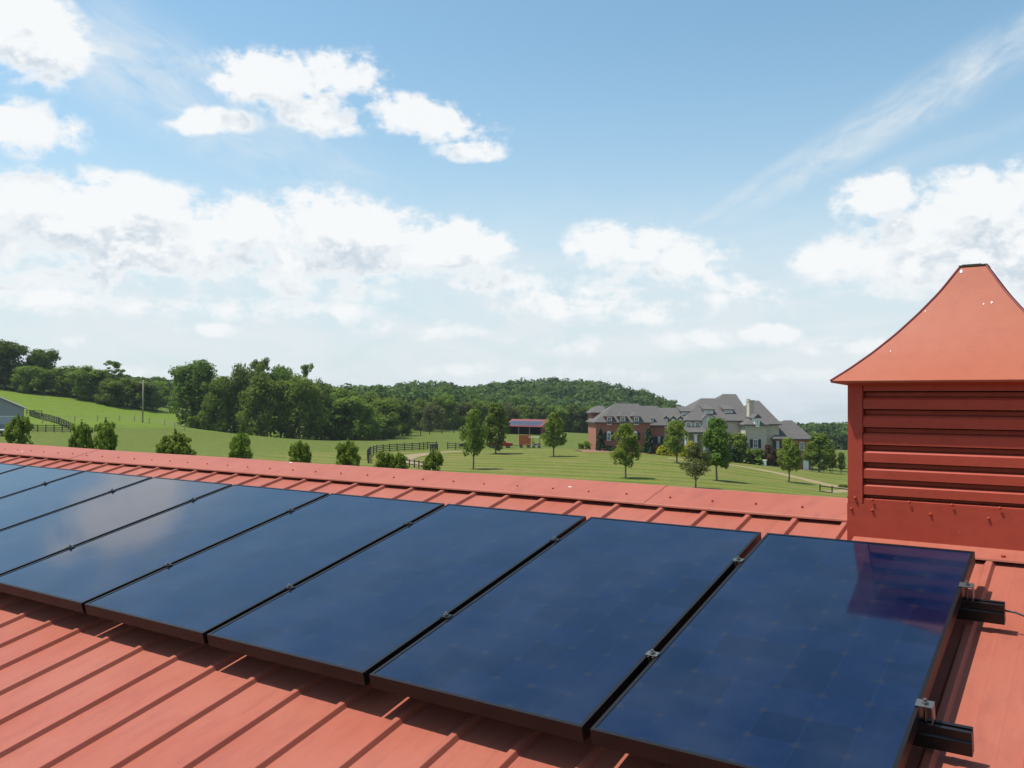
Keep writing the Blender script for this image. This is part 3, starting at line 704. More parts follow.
def gable_dormer(px, py_top, py_eave, py_bot, wpx, y, Bk, wallm, hipr=True, depth=None):
    x, zt = hp(px, py_top, y); xl, ze = hp(px-wpx/2, py_eave, y); xr = 2*x-xl; zb = hp(px, py_bot, y)[1]
    slope = (Bk['rz']-Bk['ze'])/(Bk['yr']-Bk['yf']+.45); dp = (zt-hp(px, py_bot, y)[1])/max(slope, .3)+.4
    MB().box(xl+.25, xr-.25, y, y+dp, zb, ze).build('dormer_wall', wallm, house)
    m = MB(); yf_ = y-.3; yr = y+(1.0 if hipr else 0)-(.0 if hipr else .3)
    a, b, c, d = (xl-.1, yf_, ze), (xr+.1, yf_, ze), (xr+.1, y+dp, ze), (xl-.1, y+dp, ze); e = (x, yr, zt); f = (x, y+dp, zt)
    m.poly([a, b, e]); m.quad(b, c, f, e); m.quad(d, a, e, f); m.quad(d, c, b, a); m.poly([c, d, f])
    m.build('dormer_roof', M_shing, house)
    return x, xl, xr, zb, ze, zt
# blocks from left to right
W1b = block(592.5, 606, 6.5, 12, 412.5, (596, 603, 405.8, 9.5), M_brick)
W1 = block(596, 650, 0, 10, 422.3, (614.5, 638.5, 403.5, 5), M_brick)
W2 = block(640, 664.5, 3.5, 15, 425.2, (640, 657, 405.8, 9), M_brick)
M1 = block(656, 694, 6, 16, 419.5, (652, 694, 408, 11), M_stone)
M2a = block(686, 745, 4, 22, 420.5, (701, 722, 398.3, 13), M_stone)
M2b = block(706, 751, 4.6, 26, 420.8, (723, 736, 394, 15), M_stone)
M3 = block(744, 779, 3, 20, 424.0, (753.5, 759, 400.6, 12), M_stone)
T1 = block(745.5, 766.5, .6, 9, 424.5, (754, 757.5, 413.5, 5), M_stone)
R1 = block(774, 811, 2.2, 14, 438.8, (784, 792, 420.3, 8), M_brick)
# front dormers of the brick wing
for px in (609.3, 622.7, 636.3):
    x, xl, xr, zb, ze, zt = gable_dormer(px, 411.7, 416.3, 425.3, 9.6, -.05, W1, M_brick)
    window(px-2.3, px+2.3, 416.8, 425, -.08, frame=.14)
for px in (608.8, 635, 622): window(px-1.9, px+1.9, 432.5, 440.5, 0, True, True)
window(591.8, 593.6, 417, 421, 9); window(658, 660, 436.5, 444, 3.5, True)
window(650.3, 652.5, 436.5, 444, 3.5, True)
gable_dormer(652, 415.5, 418.5, 424, 6, 4.2, W2, M_white); window(650.5, 653.5, 418.8, 423, 4.17)
# cream facade: white gabled dormers and upper windows
for px in (665.8, 673, 680.3):
    gable_dormer(px, 415.8, 418.6, 421.5, 5.4, 5.6, M1, M_white, hipr=False)
    window(px-1.7, px+1.7, 419, 428, 5.5, arch=True, frame=.28)
for px in (688.5, 697.5):
    window(px-3, px+3, 421.6, 428, 4, frame=.3)
for px in (686.5, 709, 728.7):   # low wide dormers high on the roof
    Bk = M2a if px < 705 else M2b; yy = 7.6 if px < 705 else (6.3 if px < 715 else 6.7)
    x0, zt = hp(px-4.2, 409.2 if px > 700 else 411.2, yy); x1, zb = hp(px+4.2, 414.5 if px > 700 else 416, yy); 
    m = MB(); m.box(x0, x1, yy, yy+3, zb-1.5, zt); m.build('dormer_wall', M_white, house)
    mr = MB(); mr.poly([(x0-.3, yy-.4, zt), (x1+.3, yy-.4, zt), (x1+.3, yy+4, zt+1.0), (x0-.3, yy+4, zt+1.0)]); mr.poly([(x0-.3, yy-.4, zt-.15), (x0-.3, yy-.4, zt), (x0-.3, yy+4, zt+1.0), (x0-.3, yy+4, zt-.15)]); mr.poly([(x1+.3, yy-.4, zt), (x1+.3, yy-.4, zt-.15), (x1+.3, yy+4, zt-.15), (x1+.3, yy+4, zt+1.0)]); mr.poly([(x0-.3, yy-.4, zt-.15), (x1+.3, yy-.4, zt-.15), (x1+.3, yy-.4, zt), (x0-.3, yy-.4, zt)])
    mr.build('dormer_roof', M_shing, house)
    window(px-2.6, px+2.6, 410.2 if px > 700 else 412.4, 412.8 if px > 700 else 415, yy-.02, frame=.18)
x0, z1 = hp(684, 428.3, 3.9); x1, z0 = hp(701, 430, 3.9)
MB().box(x0, x1, 3.7, 3.995, z0, z1).build('trim_band', M_white, house)
x0, z1 = hp(722, 429.3, 4.4); x1, z0 = hp(743, 430.8, 4.4); MB().box(x0, x1, 4.3, 4.595, z0, z1).build('trim_band', M_white, house)
# arched central gable, window pairs
x, zt = hp(709.5, 415.5, 3.2); xl, ze = hp(702, 424, 3.2); xr = 2*x-xl; zb = hz(436, 3.2, 709)
n = 12; out = [(xl, zb), (xr, zb), (xr, ze)]+[(x+(xr-x)*math.cos(math.pi*i/n), ze+(zt-ze)*math.sin(math.pi*i/n)) for i in range(1, n)]+[(xl, ze)]
MB().prism(out, 3.2, 8).build('arched_gable', M_cream, house)
for nm_, mm_, k0, k1, ya, yb_ in (('arched_roof', M_shing, .02, .16, 3.05, 7.6), ('arched_trim', M_cream, -.22, .0, 3.08, 3.19)):
    rim = MB()
    for i in range(n):
        a0, a1 = math.pi*i/n, math.pi*(i+1)/n
        rim.prism([(x+(xr-x+k)*math.cos(a), ze+(zt-ze+k)*math.sin(a)) for a, k in ((a0, k0), (a1, k0), (a1, k1), (a0, k1))], ya, yb_)
    rim.build(nm_, mm_, house)
window(707, 712, 420, 430, 3.2, arch=True)
for px in (727.5, 737.5): window(px-2.3, px+2.3, 422, 429, 4.6, frame=.28)
# entrance porch with columns and arches
x0, zt = hp(687, 431, 1); x1, _ = hp(722, 431, 1); zb = hz(458, 1, 700); zg = BZ
pm = MB(); pm.quad((x0-.4, .6, zt-.2), (x1+.4, .6, zt-.2), (x1+.4, 4.2, zt+.9), (x0-.4, 4.2, zt+.9)); pm.box(x0-.4, x1+.4, .6, 4., zt-.55, zt-.2); pm.build('porch_roof', M_shing, house)
for i in range(5):
    xx = x0+(x1-x0)*i/4; MB().box(xx-.28, xx+.28, 1., 1.6, zg, zt-.55).build('porch_column', M_white, house)
for i in range(4):
    xa = x0+(x1-x0)*i/4+.28; xb = x0+(x1-x0)*(i+1)/4-.28; c = (xa+xb)/2; rr = (xb-xa)/2; n = 8; zs = zt-.6-rr*.8
    out = [(xa, zt-.56), (xa, zs)]+[(c-rr*math.cos(math.pi*k/n), zs+rr*.7*math.sin(math.pi*k/n)) for k in range(1, n)]+[(xb, zs), (xb, zt-.56)]
    MB().prism(out, 1.1, 1.5).build('porch_arch', M_white, house)
# tower and right wing openings
window(753, 757.8, 439.3, 447.8, .6, True); 
gable_dormer(757.5, 413.8, 418, 425, 7.5, .2, T1, M_white, hipr=False); window(755.8, 759.2, 418.5, 427, .15, frame=.25)
window(776.5, 779, 441, 449, 2.2, True); window(799.5, 804, 442, 450, 2.2, False)
x0, z1 = hp(803, 460.5, 2.2); x1, z0 = hp(808.5, 470.5, 2.2)
gd = MB().box(x0, x1, 2.1, 2.195, z0-1, z1).build('garage_door', M_white, house)
# chimneys
x0, zt = hp(749.3, 401.5, 3.4); x1, zb = hp(754.0, 425, 3.4)
ch = MB().box(x0, x1, 3.4, 5, zb-3, zt).build('chimney', M_stone, house)
MB().box(x0-.12, x1+.12, 3.28, 5.12, zt+.003, zt+.3).build('chimney_cap', M_stone, ch)
x0, zt = hp(747.6, 399, 14); x1, zb = hp(750, 410, 14); MB().box(x0, x1, 14, 15, zb-4, zt).build('chimney', M_stone, house)

# planting round the mansion
def shrub(key, px, base_py, top_py, wpx, label, name='shrub', y=-2.5, cat='shrub', natural=.95):
    x_, z_ = hp(px, base_py, y); q = hM @ Vector((x_, y, 0)); q.z = g1(q.x, q.y); c = Vector(CW); D = (q-c).dot(Vector(ROT[2]))
    h = at(px, top_py, D)[2]-q.z
    return tree(key, q, max(h, .5), wpx*D/F/natural, label, name, cat, 'planting around the mansion')
shrub('cone0', 600.5, 449, 428, 10, 'dark cone shaped evergreen at the brick wing\'s left corner', 'evergreen', cat='tree', natural=.5, y=-2)
shrub('cone0', 648.5, 449, 427, 12, 'dark pointed evergreen right of the brick wing dormers', 'evergreen', cat='tree', natural=.5, y=-2)
shrub('shrubdark0', 610, 450, 445, 12, 'low dark hedge shrub under the arched window')
shrub('shrubdark0', 618.5, 450, 444.5, 12, 'low dark hedge shrub right of the arched window')
shrub('shrubdark0', 661, 451, 443, 14, 'dark round shrub where brick meets the stone front')
shrub('shrubyel0', 661.5, 457, 445.5, 11, 'bright yellow round shrub, leftmost of the yellow ones', y=-5)
shrub('shrubyel0', 670.5, 457, 447, 10, 'bright yellow round shrub, second of the yellow ones', y=-5)
shrub('shrubyel0', 683, 459.5, 448, 12, 'bright yellow shrub right of the porch tree', y=-5)
shrub('shrubyel0', 690, 456, 441, 13, 'tallest yellow shrub in front of the porch', y=-4)
shrub('shrubrust0', 666, 457.5, 452.5, 8, 'dull red low shrub between the yellow ones', y=-3.5)
shrub('shrub0', 670, 452, 434, 14, 'mid green shrub at the cream facade\'s left', y=0)
shrub('shrub0', 738, 462, 433, 26, 'big rounded green tree shrub hiding the right of the porch', y=-5)
shrub('shrubdark0', 730, 462, 445, 18, 'dark shrub under the big rounded green one', y=-7)
shrub('shrub0', 757, 463, 449, 16, 'green shrub below the stone tower window', y=-3)
shrub('shrubrust0', 750, 466, 453.5, 10, 'rust coloured shrub below the stone tower', y=-5)
shrub('shrub0', 746, 467, 457, 13, 'low green shrub at the lawn edge left of the rust one', y=-7)
shrub('shrub0', 757.5, 469, 458.5, 16, 'low green shrub at the lawn edge right of the rust one', y=-7)
shrub('shrubrust0', 771, 469, 444, 15, 'tall dark reddish shrub right of the stone tower', y=-4)
shrub('shrub0', 767, 464, 452, 10, 'green shrub beside the tall reddish one', y=-3)
shrub('shrublime0', 587, 450, 441, 8, 'light green bush at the far left of the brick wing', y=3)
shrub('shrublime0', 581, 450, 443, 8, 'light green bush furthest left of the mansion', y=5)
shrub('shrub0', 843.5, 496, 488.5, 12, 'dark green bush at the cupola\'s left edge beyond the ridge', y=-52)
_q = hM @ Vector((hx(764.7, -8), -8, 0)); gb = empty('garden_pillar', (_q.x, _q.y, g1(_q.x, _q.y)), 'small pale stone pillar on the lawn edge below the tower', 'pillar')
MB().box(-.3,.3,-.3,.3,-.2,1.0).build('shaft', M_white, gb); MB().box(-.38,.38,-.38,.38,1.003,1.15).build('cap', M_white, gb)

# ------------------------------------------------------------------ fences
def fence(pts, label, rails=(.35,.75,1.15), ph=1.35, sp=2.2, m=M_post, pr=.065, bh=.065, group=None, name='board_fence', wire=False):
    P = [Vector((p[0], p[1], 0)) for p in pts]; out = []
    for a, b in zip(P[:-1], P[1:]):
        n = max(1, round((b-a).length/sp))
        for k in range(n): out.append(a.lerp(b, k/n))
    out.append(P[-1]); o0 = Vector((out[0].x, out[0].y, g1(out[0].x, out[0].y)))
    fo = empty(name, o0, label, 'fence', group)
    for q in out: q.z = g1(q.x, q.y)
    for q in out:
        b = q-o0; MB().box(b.x-pr, b.x+pr, b.y-pr, b.y+pr, b.z-.3, b.z+ph).build('post', m, fo)
    for r_ in rails:
        mb = MB()
        for a, b in zip(out[:-1], out[1:]):
            if wire: mb.tube([a-o0+Vector((0,0,r_)), b-o0+Vector((0,0,r_))], .02, 4)
            else:
                d = (b-a); L = d.length; ang = d.to_track_quat('X', 'Z').to_matrix().to_4x4(); M_ = Matrix.Translation(a-o0) @ ang
                mb.box(0, L, -pr-.03, -pr+.015, r_-bh, r_+bh, M_)
        mb.build('wire' if wire else 'rail', m, fo)
    return fo
def P_(px, D): return on_ground(px, D)
fence([P_(-40,176), P_(0,175), P_(30,175), P_(71,175)], 'near side of the black board paddock fence by the grey shed', (.25,.62,.98,1.34), 1.5, 1.6, group='paddock fences on the left')
fence([P_(74,177), P_(62,186), P_(50,195), P_(40,204), P_(30,215)], 'black board fence running uphill from the paddock corner to the shed', (.25,.62,.98,1.34), 1.5, 1.6, group='paddock fences on the left')
fence([P_(27,217), P_(42,217)], 'short black board fence piece behind the grey shed', (.6,1.2), 1.4, group='paddock fences on the left')
fence([P_(369,141), P_(368,152), P_(371,160), P_(377,165), P_(390,170), P_(405,174), P_(420,178), P_(428,182), P_(437,184)], 'curved black board fence around the sandy path', (.25,.62,.98,1.3), 1.5, group='board fences at the path')
fence([P_(438,176), P_(431,173)], 'short black gate at the end of the curved fence', (.3,.6,.9,1.2), 1.4, 1.2, group='board fences at the path')
fence([P_(448,182), P_(456,180), P_(468,178), P_(480,178)], 'straight black board fence right of the path opening', (.4,.8,1.2), 1.45, group='board fences at the path')
fence([P_(405,134), P_(415,131), P_(424,128), P_(436,126)], 'low black fence below the path just over the ridge', (.5,1.0), 1.2, group='board fences at the path')
fence([P_(380,262), P_(402,278), P_(430,284), P_(466,290), P_(500,300)], 'long wire fence with dark posts at the foot of the wood', (.5,.9,1.2), 1.4, 4, pr=.09, wire=True, name='wire_fence')
fence([P_(43,190), P_(75,196), P_(120,202), P_(165,196), P_(185,190)], 'thin wire fence across the left hillside below the hayfield', (.5,.9,1.2), 1.3, 4.5, m=M_wood, pr=.06, wire=True, name='wire_fence')
fence([P_(812,172), P_(830,172), P_(850,172), P_(875,172)], 'dark board fence at the far right beyond the driveway', (.5,1.1), 1.4, 3)
fence([P_(820,112), P_(832,111), P_(850,110)], 'low black rail fence just over the ridge next to the cupola', (.7,), .9, 2.4)

# ------------------------------------------------------------------ utility pole
q = P_(143, 200); po = empty('utility_pole', q, 'tall weathered wooden utility pole on the left hillside', 'pole')
MB().tube([(0,0,-.5), (0,0,9.6)], [.17,.12], 10).build('pole', M_wood, po, True); MB().box(-.9,.9,-.06,.06,8.9,9.02).build('crossarm', M_wood, po)
for s in (-.8, 0, .8): MB().tube([(s,0,9.02),(s,0,9.2)], .05, 8).build('insulator', M_white, po)

# ------------------------------------------------------------------ grey shed on the left
a = at(24.5, 421.5, 176); q = P_(4, 178); sh = empty('shed', q, 'low grey gabled shed behind the black paddock fence', 'shed', rz=math.atan2(ROT[0][1], ROT[0][0])+R(28))
sx = 5.2; zt = at(-6, 396, 178)[2]-q.z; zw = at(25, 408.5, 178)[2]-q.z
sh.location = P_(-6, 178); q = sh.location
MB().prism([(-sx,-1),(sx,-1),(sx,zw),(0,zt),(-sx,zw)], 0, 9).build('wall', M_grey, sh)
m = MB()
for s in (-1, 1): m.prism([(0, zt+.03), (s*(sx+.5), zw-.2+.03), (s*(sx+.5), zw-.02+.03), (0, zt+.21)][::s], -.5, 9.5)
m.build('roof', mat('grey_metal_roof', (.20,.19,.19), .6), sh)
dr = MB().box(.5, 3.9, -.06, -.004, -.5, 2.6).build('door', mat('pale_door', (.36,.37,.40), .7), sh)
MB().box(.35, 4.05, -.09, -.065, 2.6, 2.75).build('door_track', M_white, sh)
# pink-white low thing beside shed: parked trailer
q = P_(0, 168); tr = empty('flat_trailer', q, 'low trailer with red tail and pale deck beside the grey shed', 'trailer', rz=math.atan2(ROT[0][1], ROT[0][0]))
MB().box(-2.6, 2.3, -.9, .9, .95, 1.25).build('deck', M_white, tr); MB().box(-.6, .6, -.85, .85, .45, .95).build('box', M_redpaint, tr)
for sx_ in (-1.4, 1.2):
    for sy in (-.95, .95): MB().tube([(sx_, sy-.1, .35), (sx_, sy+.1, .35)], .35, 14).build('wheel', M_shut, tr)

# ------------------------------------------------------------------ red barn with solar roof
q = P_(524, 268); bz = math.atan2(ROT[0][1], ROT[0][0]); rb = empty('red_barn', q, 'red open fronted barn with solar panels on its roof at the wood', 'barn', rz=bz-R(33))
D = 268; k = D/F
Lx = 6.1; Wy = 7.4; eh = 2.6; rh = 4.4
BL = 7.2
m = MB(); m.box(-Lx, Lx, Wy-.15, Wy, -1, eh); m.build('wall', M_redpaint, rb)
for s in (-1, 1):
    MB().prism([(0.,-1),(Wy-.16,-1),(Wy-.16,eh),(Wy/2,rh-.08),(0.,eh)], s*Lx-(.15 if s > 0 else 0), s*Lx+(.15 if s < 0 else 0), fn=lambda x,y,z: (y,x,z)).build('end_wall', M_redpaint, rb)
M_tealroof = mat('red_barn_roof', (.17,.025,.025), .6)
m = MB(); m.prism([(-.6,eh-.25),(Wy/2,rh),(Wy+.5,eh-.22),(Wy+.5,eh-.08),(Wy/2,rh+.15),(-.6,eh-.10)], -Lx-.5, Lx+.5, fn=lambda x,y,z: (y,x,z)); m.build('roof', M_tealroof, rb)
for xx in (-Lx+.1, -1.9, 2.):
    MB().box(xx-.12, xx+.12, -.01, .22, -1, eh-.05).build('post', M_wood, rb)
MB().box(-Lx, Lx, -.06, -.012, eh-.35, eh-.02).build('fascia', mat('pink_fascia', (.32,.08,.075), .6), rb)
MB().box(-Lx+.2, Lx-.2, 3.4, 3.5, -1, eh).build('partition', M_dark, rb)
sl_ = math.atan2(rh-eh+.25, Wy/2+.6); ML = Matrix.Translation((0, -.6, eh-.10)) @ Matrix.Rotation(sl_, 4, 'X')
for i in range(11):
    x0 = -Lx+.1+i*1.07; MB().box(x0, x0+.96, .55, 1.95, .04, .09, ML).build('roof_solar_panel', mat('far_solar', (.05,.06,.09), .3), rb)
    MB().box(x0, x0+.96, 2.05, 3.45, .04, .09, ML).build('roof_solar_panel', mat('far_solar'), rb)

# ------------------------------------------------------------------ red pickup, orange wagon, utility cart
def wheel(parent, x, y, r_=.38, wd=.26):
    o = MB().tube([(x, y-wd/2, r_), (x, y+wd/2, r_)], r_, 18).build('wheel', M_shut, parent); MB().tube([(x, y-wd/2-.012, r_), (x, y+wd/2+.012, r_)], r_*.55, 12).build('rim', M_alu, o)
M_carred = mat('red_car_paint', (.42,.012,.012), .25); M_orange = mat('orange_paint', rough=.6, build=lambda nt, b: nt.link(nt.mix(nt.noise(obco(nt), 6, 3), (.50,.17,.05), (.36,.10,.035)), b.inputs['Base Color']))
q = P_(500, 188); tk = empty('pickup_truck', q, 'red pickup truck half hidden behind the fuller dark green tree', 'truck', rz=bz+R(8))
body = [(-2.7,.45),(2.6,.45),(2.72,.7),(2.68,1.05),(1.35,1.18),(.75,1.78),(-.75,1.82),(-.95,1.15),(-2.7,1.15)]
MB().prism(body, -.92, .92).build('body', M_carred, tk)
for s in (-1, 1): MB().prism([(-.68,1.2),(1.12,1.2),(.66,1.68),(-.62,1.7)], s*.925-.004, s*.925+.004).build('side_window', M_glass, tk)
for xx in (-1.75, 1.75):
    for yy in (-.86, .86): wheel(tk, xx, yy)
for yy in (-.65, .65): MB().box(2.7, 2.74, yy-.16, yy+.16, .75, .95).build('headlight', M_white, tk)
q = P_(526, 190); wg = empty('wagon', q, 'orange high sided wagon standing behind the lawn below the red barn', 'wagon', rz=bz+R(3))
MB().box(-1.5, 1.0, -.9, .9, .5, .65).build('bed', M_orange, wg)
for s in (-1, 1):
    m = MB(); z = .7
    for r_ in range(7): m.box(-1.5, 1.0, s*.9-.03, s*.9+.03, z, z+.24); z += .29
    for xx in (-1.45, -.65, .15, .9): m.box(xx-.05, xx+.05, s*.94-.03+.005, s*.94+.03+.005, .5, 2.75)
    m.build('side', M_orange, wg)
for xx in (-1.47, .97): MB().box(xx-.025, xx+.025, -.86, .86, .66, 2.6).build('end_gate', M_orange, wg)
for xx in (-1.0, .6):
    for yy in (-.95, .95): wheel(wg, xx, yy, .32, .2)
MB().box(-2.9, -1.5, -.05, .05, .42, .5).build('drawbar', M_post, wg)
q = P_(533.5, 189); ct = empty('utility_cart', q, 'small open cart with pale canopy parked right of the orange wagon', 'cart', rz=bz+R(3))
MB().box(-.2, 1.5, -.6, .6, .35, .6).build('chassis', M_white, ct); MB().box(1.0, 1.55, -.58, .58, .61, 1.0).build('cowl', M_orange, ct)
MB().box(-1.0, 1.45, -.68, .68, 2.2, 2.3).build('canopy', M_cream, ct)
for xx in (-.1, 1.35):
    for yy in (-.55, .55): MB().tube([(xx, yy, .6), (xx, yy, 2.2)], .04, 6).build('canopy_post', M_orange, ct)
MB().box(.2, .8, -.55, .55, .61, .85).build('seat', M_shut, ct); MB().box(.1, .22, -.55, .55, .855, 1.4).build('backrest', M_shut, ct)
for xx in (.1, 1.25):
    for yy in (-.6, .6): wheel(ct, xx, yy, .28, .18)
q = P_(464, 184); bn = empty('bench', q, 'dark bench with red seat beside the straight fence right of the path', 'bench', rz=bz)
MB().box(-.9,.9,-.25,.25,.42,.5).build('seat', M_carred, bn); MB().box(-.9,.9,.25,.3,.55,.95).build('backrest', M_post, bn)
for xx in (-.8,.8):
    for yy in (-.2,.2): MB().box(xx-.05,xx+.05,yy-.04,yy+.04,0,.418).build('leg', M_post, bn)

# ------------------------------------------------------------------ the barn under the camera
TH = R(14.04); H = .145
def rp(u, v, n): # roof frame -> world
    return (u, v*math.cos(TH)-n*math.sin(TH), v*math.sin(TH)+n*math.cos(TH))
YR = .80                        # ridge line
def rpan_z(y): return y*math.tan(TH)-H/math.cos(TH)
ZR = rpan_z(YR); VR = YR/math.cos(TH)-H*math.tan(TH)
XL, XRt = -17., 6.; VB = -6.2
barn = empty('barn', (-5.5, YR, GZ), 'long barn with salmon red ribbed metal roof, seen from on top of it', 'barn')
barn_inv = Matrix.Translation((5.5, -YR, -GZ))
def bl(p): return (p[0]+5.5, p[1]-YR, p[2]-GZ)
known = [-3.813,-3.576,-3.343,-3.108,-2.871,-2.637,-2.405,-2.168,-1.937,-1.713,-1.465,-1.237,-1.02,-.80,-.58,-.37,-.19,.018,.245,.475]
ribs = list(known); x = known[0]
while x > XL+.3: x -= .2345; ribs.insert(0, x)
x = known[-1]
while x < XRt-.3: x += .2335; ribs.append(x)
prof = [(XL, 0.)]
for r_ in ribs: prof += [(r_-.021, 0), (r_-.0115, .0145), (r_-.0095, .0160), (r_+.0085, .0160), (r_+.0105, .0145), (r_+.0185, 0)]
for a_, b_ in zip(ribs[:-1], ribs[1:]):
    for f_ in (.36, .64):
        c_ = a_+(b_-a_)*f_; prof += [(c_-.006, 0), (c_, .0007), (c_+.006, 0)]
prof.append((XRt, 0)); prof.sort()
def sheet(side):
    vs = np.linspace(VB, VR, 14); V = []
    for v in vs:
        for u, n in prof:
            p = rp(u, v, n-H)
            if side < 0: p = (p[0], 2*YR-p[1], p[2])
            V.append(bl(p))
    k = len(prof); Fc = [(i*k+j, i*k+j+1, (i+1)*k+j+1, (i+1)*k+j) for i in range(len(vs)-1) for j in range(k-1)]
    if side < 0: Fc = [f[::-1] for f in Fc]
    return np.array(V), np.array(Fc)
for s, nm in ((1, 'roof'), (-1, 'roof')):
    V, Fc = sheet(s); np_mesh(nm, V, Fc, M_roof, barn)
# ridge cap
def capsheet():
    P = []  # (y offset from ridge, z) in world section on the near side
    cz = math.tan(TH)
    def zz(d, up): return ZR-d*cz+up
    sec = [(-.272, zz(.272, .021)), (-.270, zz(.270, .028)), (-.264, zz(.264, .031)), (-.105, zz(.105, .033)), (-.1035, zz(.1035, .0295)), (-.012, zz(.018, .0335)), (.012, zz(.018, .0335)), (.1035, zz(.1035, .0295)), (.105, zz(.105, .033)), (.264, zz(.264, .031)), (.270, zz(.27, .028)), (.272, zz(.272, .021))]
    return sec
sec = capsheet()
joints = [XL, -10.15, -7.02, -4.1, -1.62, 1.4, 4.3, XRt]
for i in range(len(joints)-1):
    a_, b_ = joints[i], joints[i+1]+(.06 if i < len(joints)-2 else 0); off = .0022*(i % 2)
    m = MB(); xs = np.linspace(a_, b_, 16)
    for x0, x1 in zip(xs[:-1], xs[1:]):
        for (y0, z0), (y1, z1) in zip(sec[:-1], sec[1:]):
            w0 = .0015*math.sin(x0*2.1); w1 = .0015*math.sin(x1*2.1)
            m.quad(bl((x0, YR+y0, z0+off+w0)), bl((x1, YR+y0, z0+off+w1)), bl((x1, YR+y1, z1+off+w1)), bl((x0, YR+y1, z1+off+w0)))
    rc = m.build('ridge_cap', M_roof, barn)
    def screw(x, d, parent, near=True):
        z = ZR-d*math.tan(TH)+.0335+off; n = Vector((0, -math.sin(TH), math.cos(TH))); c = Vector(bl((x, YR-d, z)))
        return MB().tube([c, c+n*.006, c+n*.007], [.0058, .0052, .001], 8).build('screw', M_cup, parent, True)
    for r_ in ribs:
        if a_ <= r_ < joints[i+1] and r_ > -10.5 and not (-.56 < r_ < .35):
            screw(r_+.004, .175+.004*math.sin(r_*9), rc)
# walls of the barn
yE = rp(0, VB+.25, -H)[1]; zE = rp(0, VB+.25, -H)[2]
hw = YR-yE
m = MB(); m.prism([(-hw, -.4), (hw, -.4), (hw, zE-GZ-.06), (0, ZR-GZ-.05), (-hw, zE-GZ-.06)], XL+.3+5.5, XRt-.3+5.5, fn=lambda x, y, z: (y, x, z)); m.build('wall', M_redpaint, barn)
MB().box(XL+5.5, XRt+5.5, -hw-.36, -hw-.25, zE-GZ-.2, zE-GZ-.08).build('gutter', M_white, barn)
# bird droppings & specks
for (u, v, n, s_) in [(-1.17,.21,0,.009),(-.66,.22,0,.006),(-.60,.33,0,.006),(-3.62,-2.36,0,.008),(-3.60,-2.42,0,.006),(-3.55,-2.40,0,.005),(-5.0,.12,0,.012),(.093,-.24,0,.006),(.075,-.98,0,.006)]:
    c = Vector(bl(rp(u, v, n-H+.0012))); m = MB(); pts = []
    for j in range(9):
        th = 2*math.pi*j/9; q = s_*(.6+.6*random.random()); pts.append(bl(rp(u+q*math.cos(th), v+1.6*q*math.sin(th), -H+.0022)))
    m.poly(pts); m.build('bird_dropping', M_drop, barn)
for (x, d, s_) in [(-4.45,.04,.010),(-2.08,.13,.008),(-7.9,.2,.01)]:
    z = ZR-d*math.tan(TH)+.0375; m = MB(); m.poly([bl((x+s_*math.cos(t_)*1.4, YR-d+s_*.6*math.sin(t_), z-s_*.6*math.sin(t_)*-.25)) for t_ in np.linspace(0, 6.28, 9)[:-1]]); m.build('bird_dropping', M_drop, barn)
# dark fastener dots on the pans
for (u, v) in [(-3.98,-2.05),(-3.72,-2.28),(-3.55,-2.44),(.30,-.72),(.16,.30)]:
    c = Vector(bl(rp(u, v, -H))); n = Vector((0, -math.sin(TH), math.cos(TH))); MB().tube([c, c+n*.006], .006, 8).build('screw', M_dark, barn)

# ------------------------------------------------------------------ solar panels
gaps = [(-.749,-.775),(-1.565,-1.592),(-2.400,-2.426),(-3.240,-3.266),(-4.091,-4.117),(-4.933,-4.960),(-5.768,-5.795),(-6.597,-6.624),(-7.42,-7.447),(-8.24,-8.267)]
PL = 1.484; PT = .020
edges = []; right = 0.
for a_, b_ in gaps: edges.append((a_, right)); right = b_
def make_panel():
    o = empty('solar_panel', (0,0,0), '', 'solar panel', 'row of solar panels on the red roof')
    w_ = .798; f = .011; z1, z0 = 0., -.046
    m = MB(); bars = [(-w_, 0, -PL, -PL+f), (-w_, 0, -f, 0), (-w_, -w_+f, -PL+f, -f), (-f, 0, -PL+f, -f)]
    for x0, x1, y0, y1 in bars: m.box(x0, x1, y0, y1, z0, z1)
    fr = m.build('frame', M_frame, o)
    gl = MB(); gl.box(-w_+f, -f, -PL+f, -f, -.006, -.0018); gl.build('glass_face', M_pv, o)
    bs = MB(); bs.box(-w_+f, -f, -PL+f, -f, -.012, -.0065); bs.build('backsheet', M_dark, o)
    return o
proto = make_panel()
plabels = ['rightmost solar panel, below the red cupola and reflecting it','second solar panel from the right, next to the one below the cupola','third solar panel from the right','fourth solar panel from the right, its lower corners both in view','fifth solar panel from the right, its lower edge reaching the left photo border','sixth solar panel from the right, with the bright cloud reflection','seventh solar panel from the right','eighth solar panel from the right, narrow sliver at the upper left','ninth solar panel, a small triangle at the left border','last solar panel at the left end, only its corner in view']
for i, (l, r_) in enumerate(edges):
    o = proto if i == 0 else copy_tree(proto)
    o.location = (r_, 0, 0); o.rotation_euler = (TH, 0, 0); o.scale = ((r_-l)/.798, 1, 1); o['label'] = plabels[i]
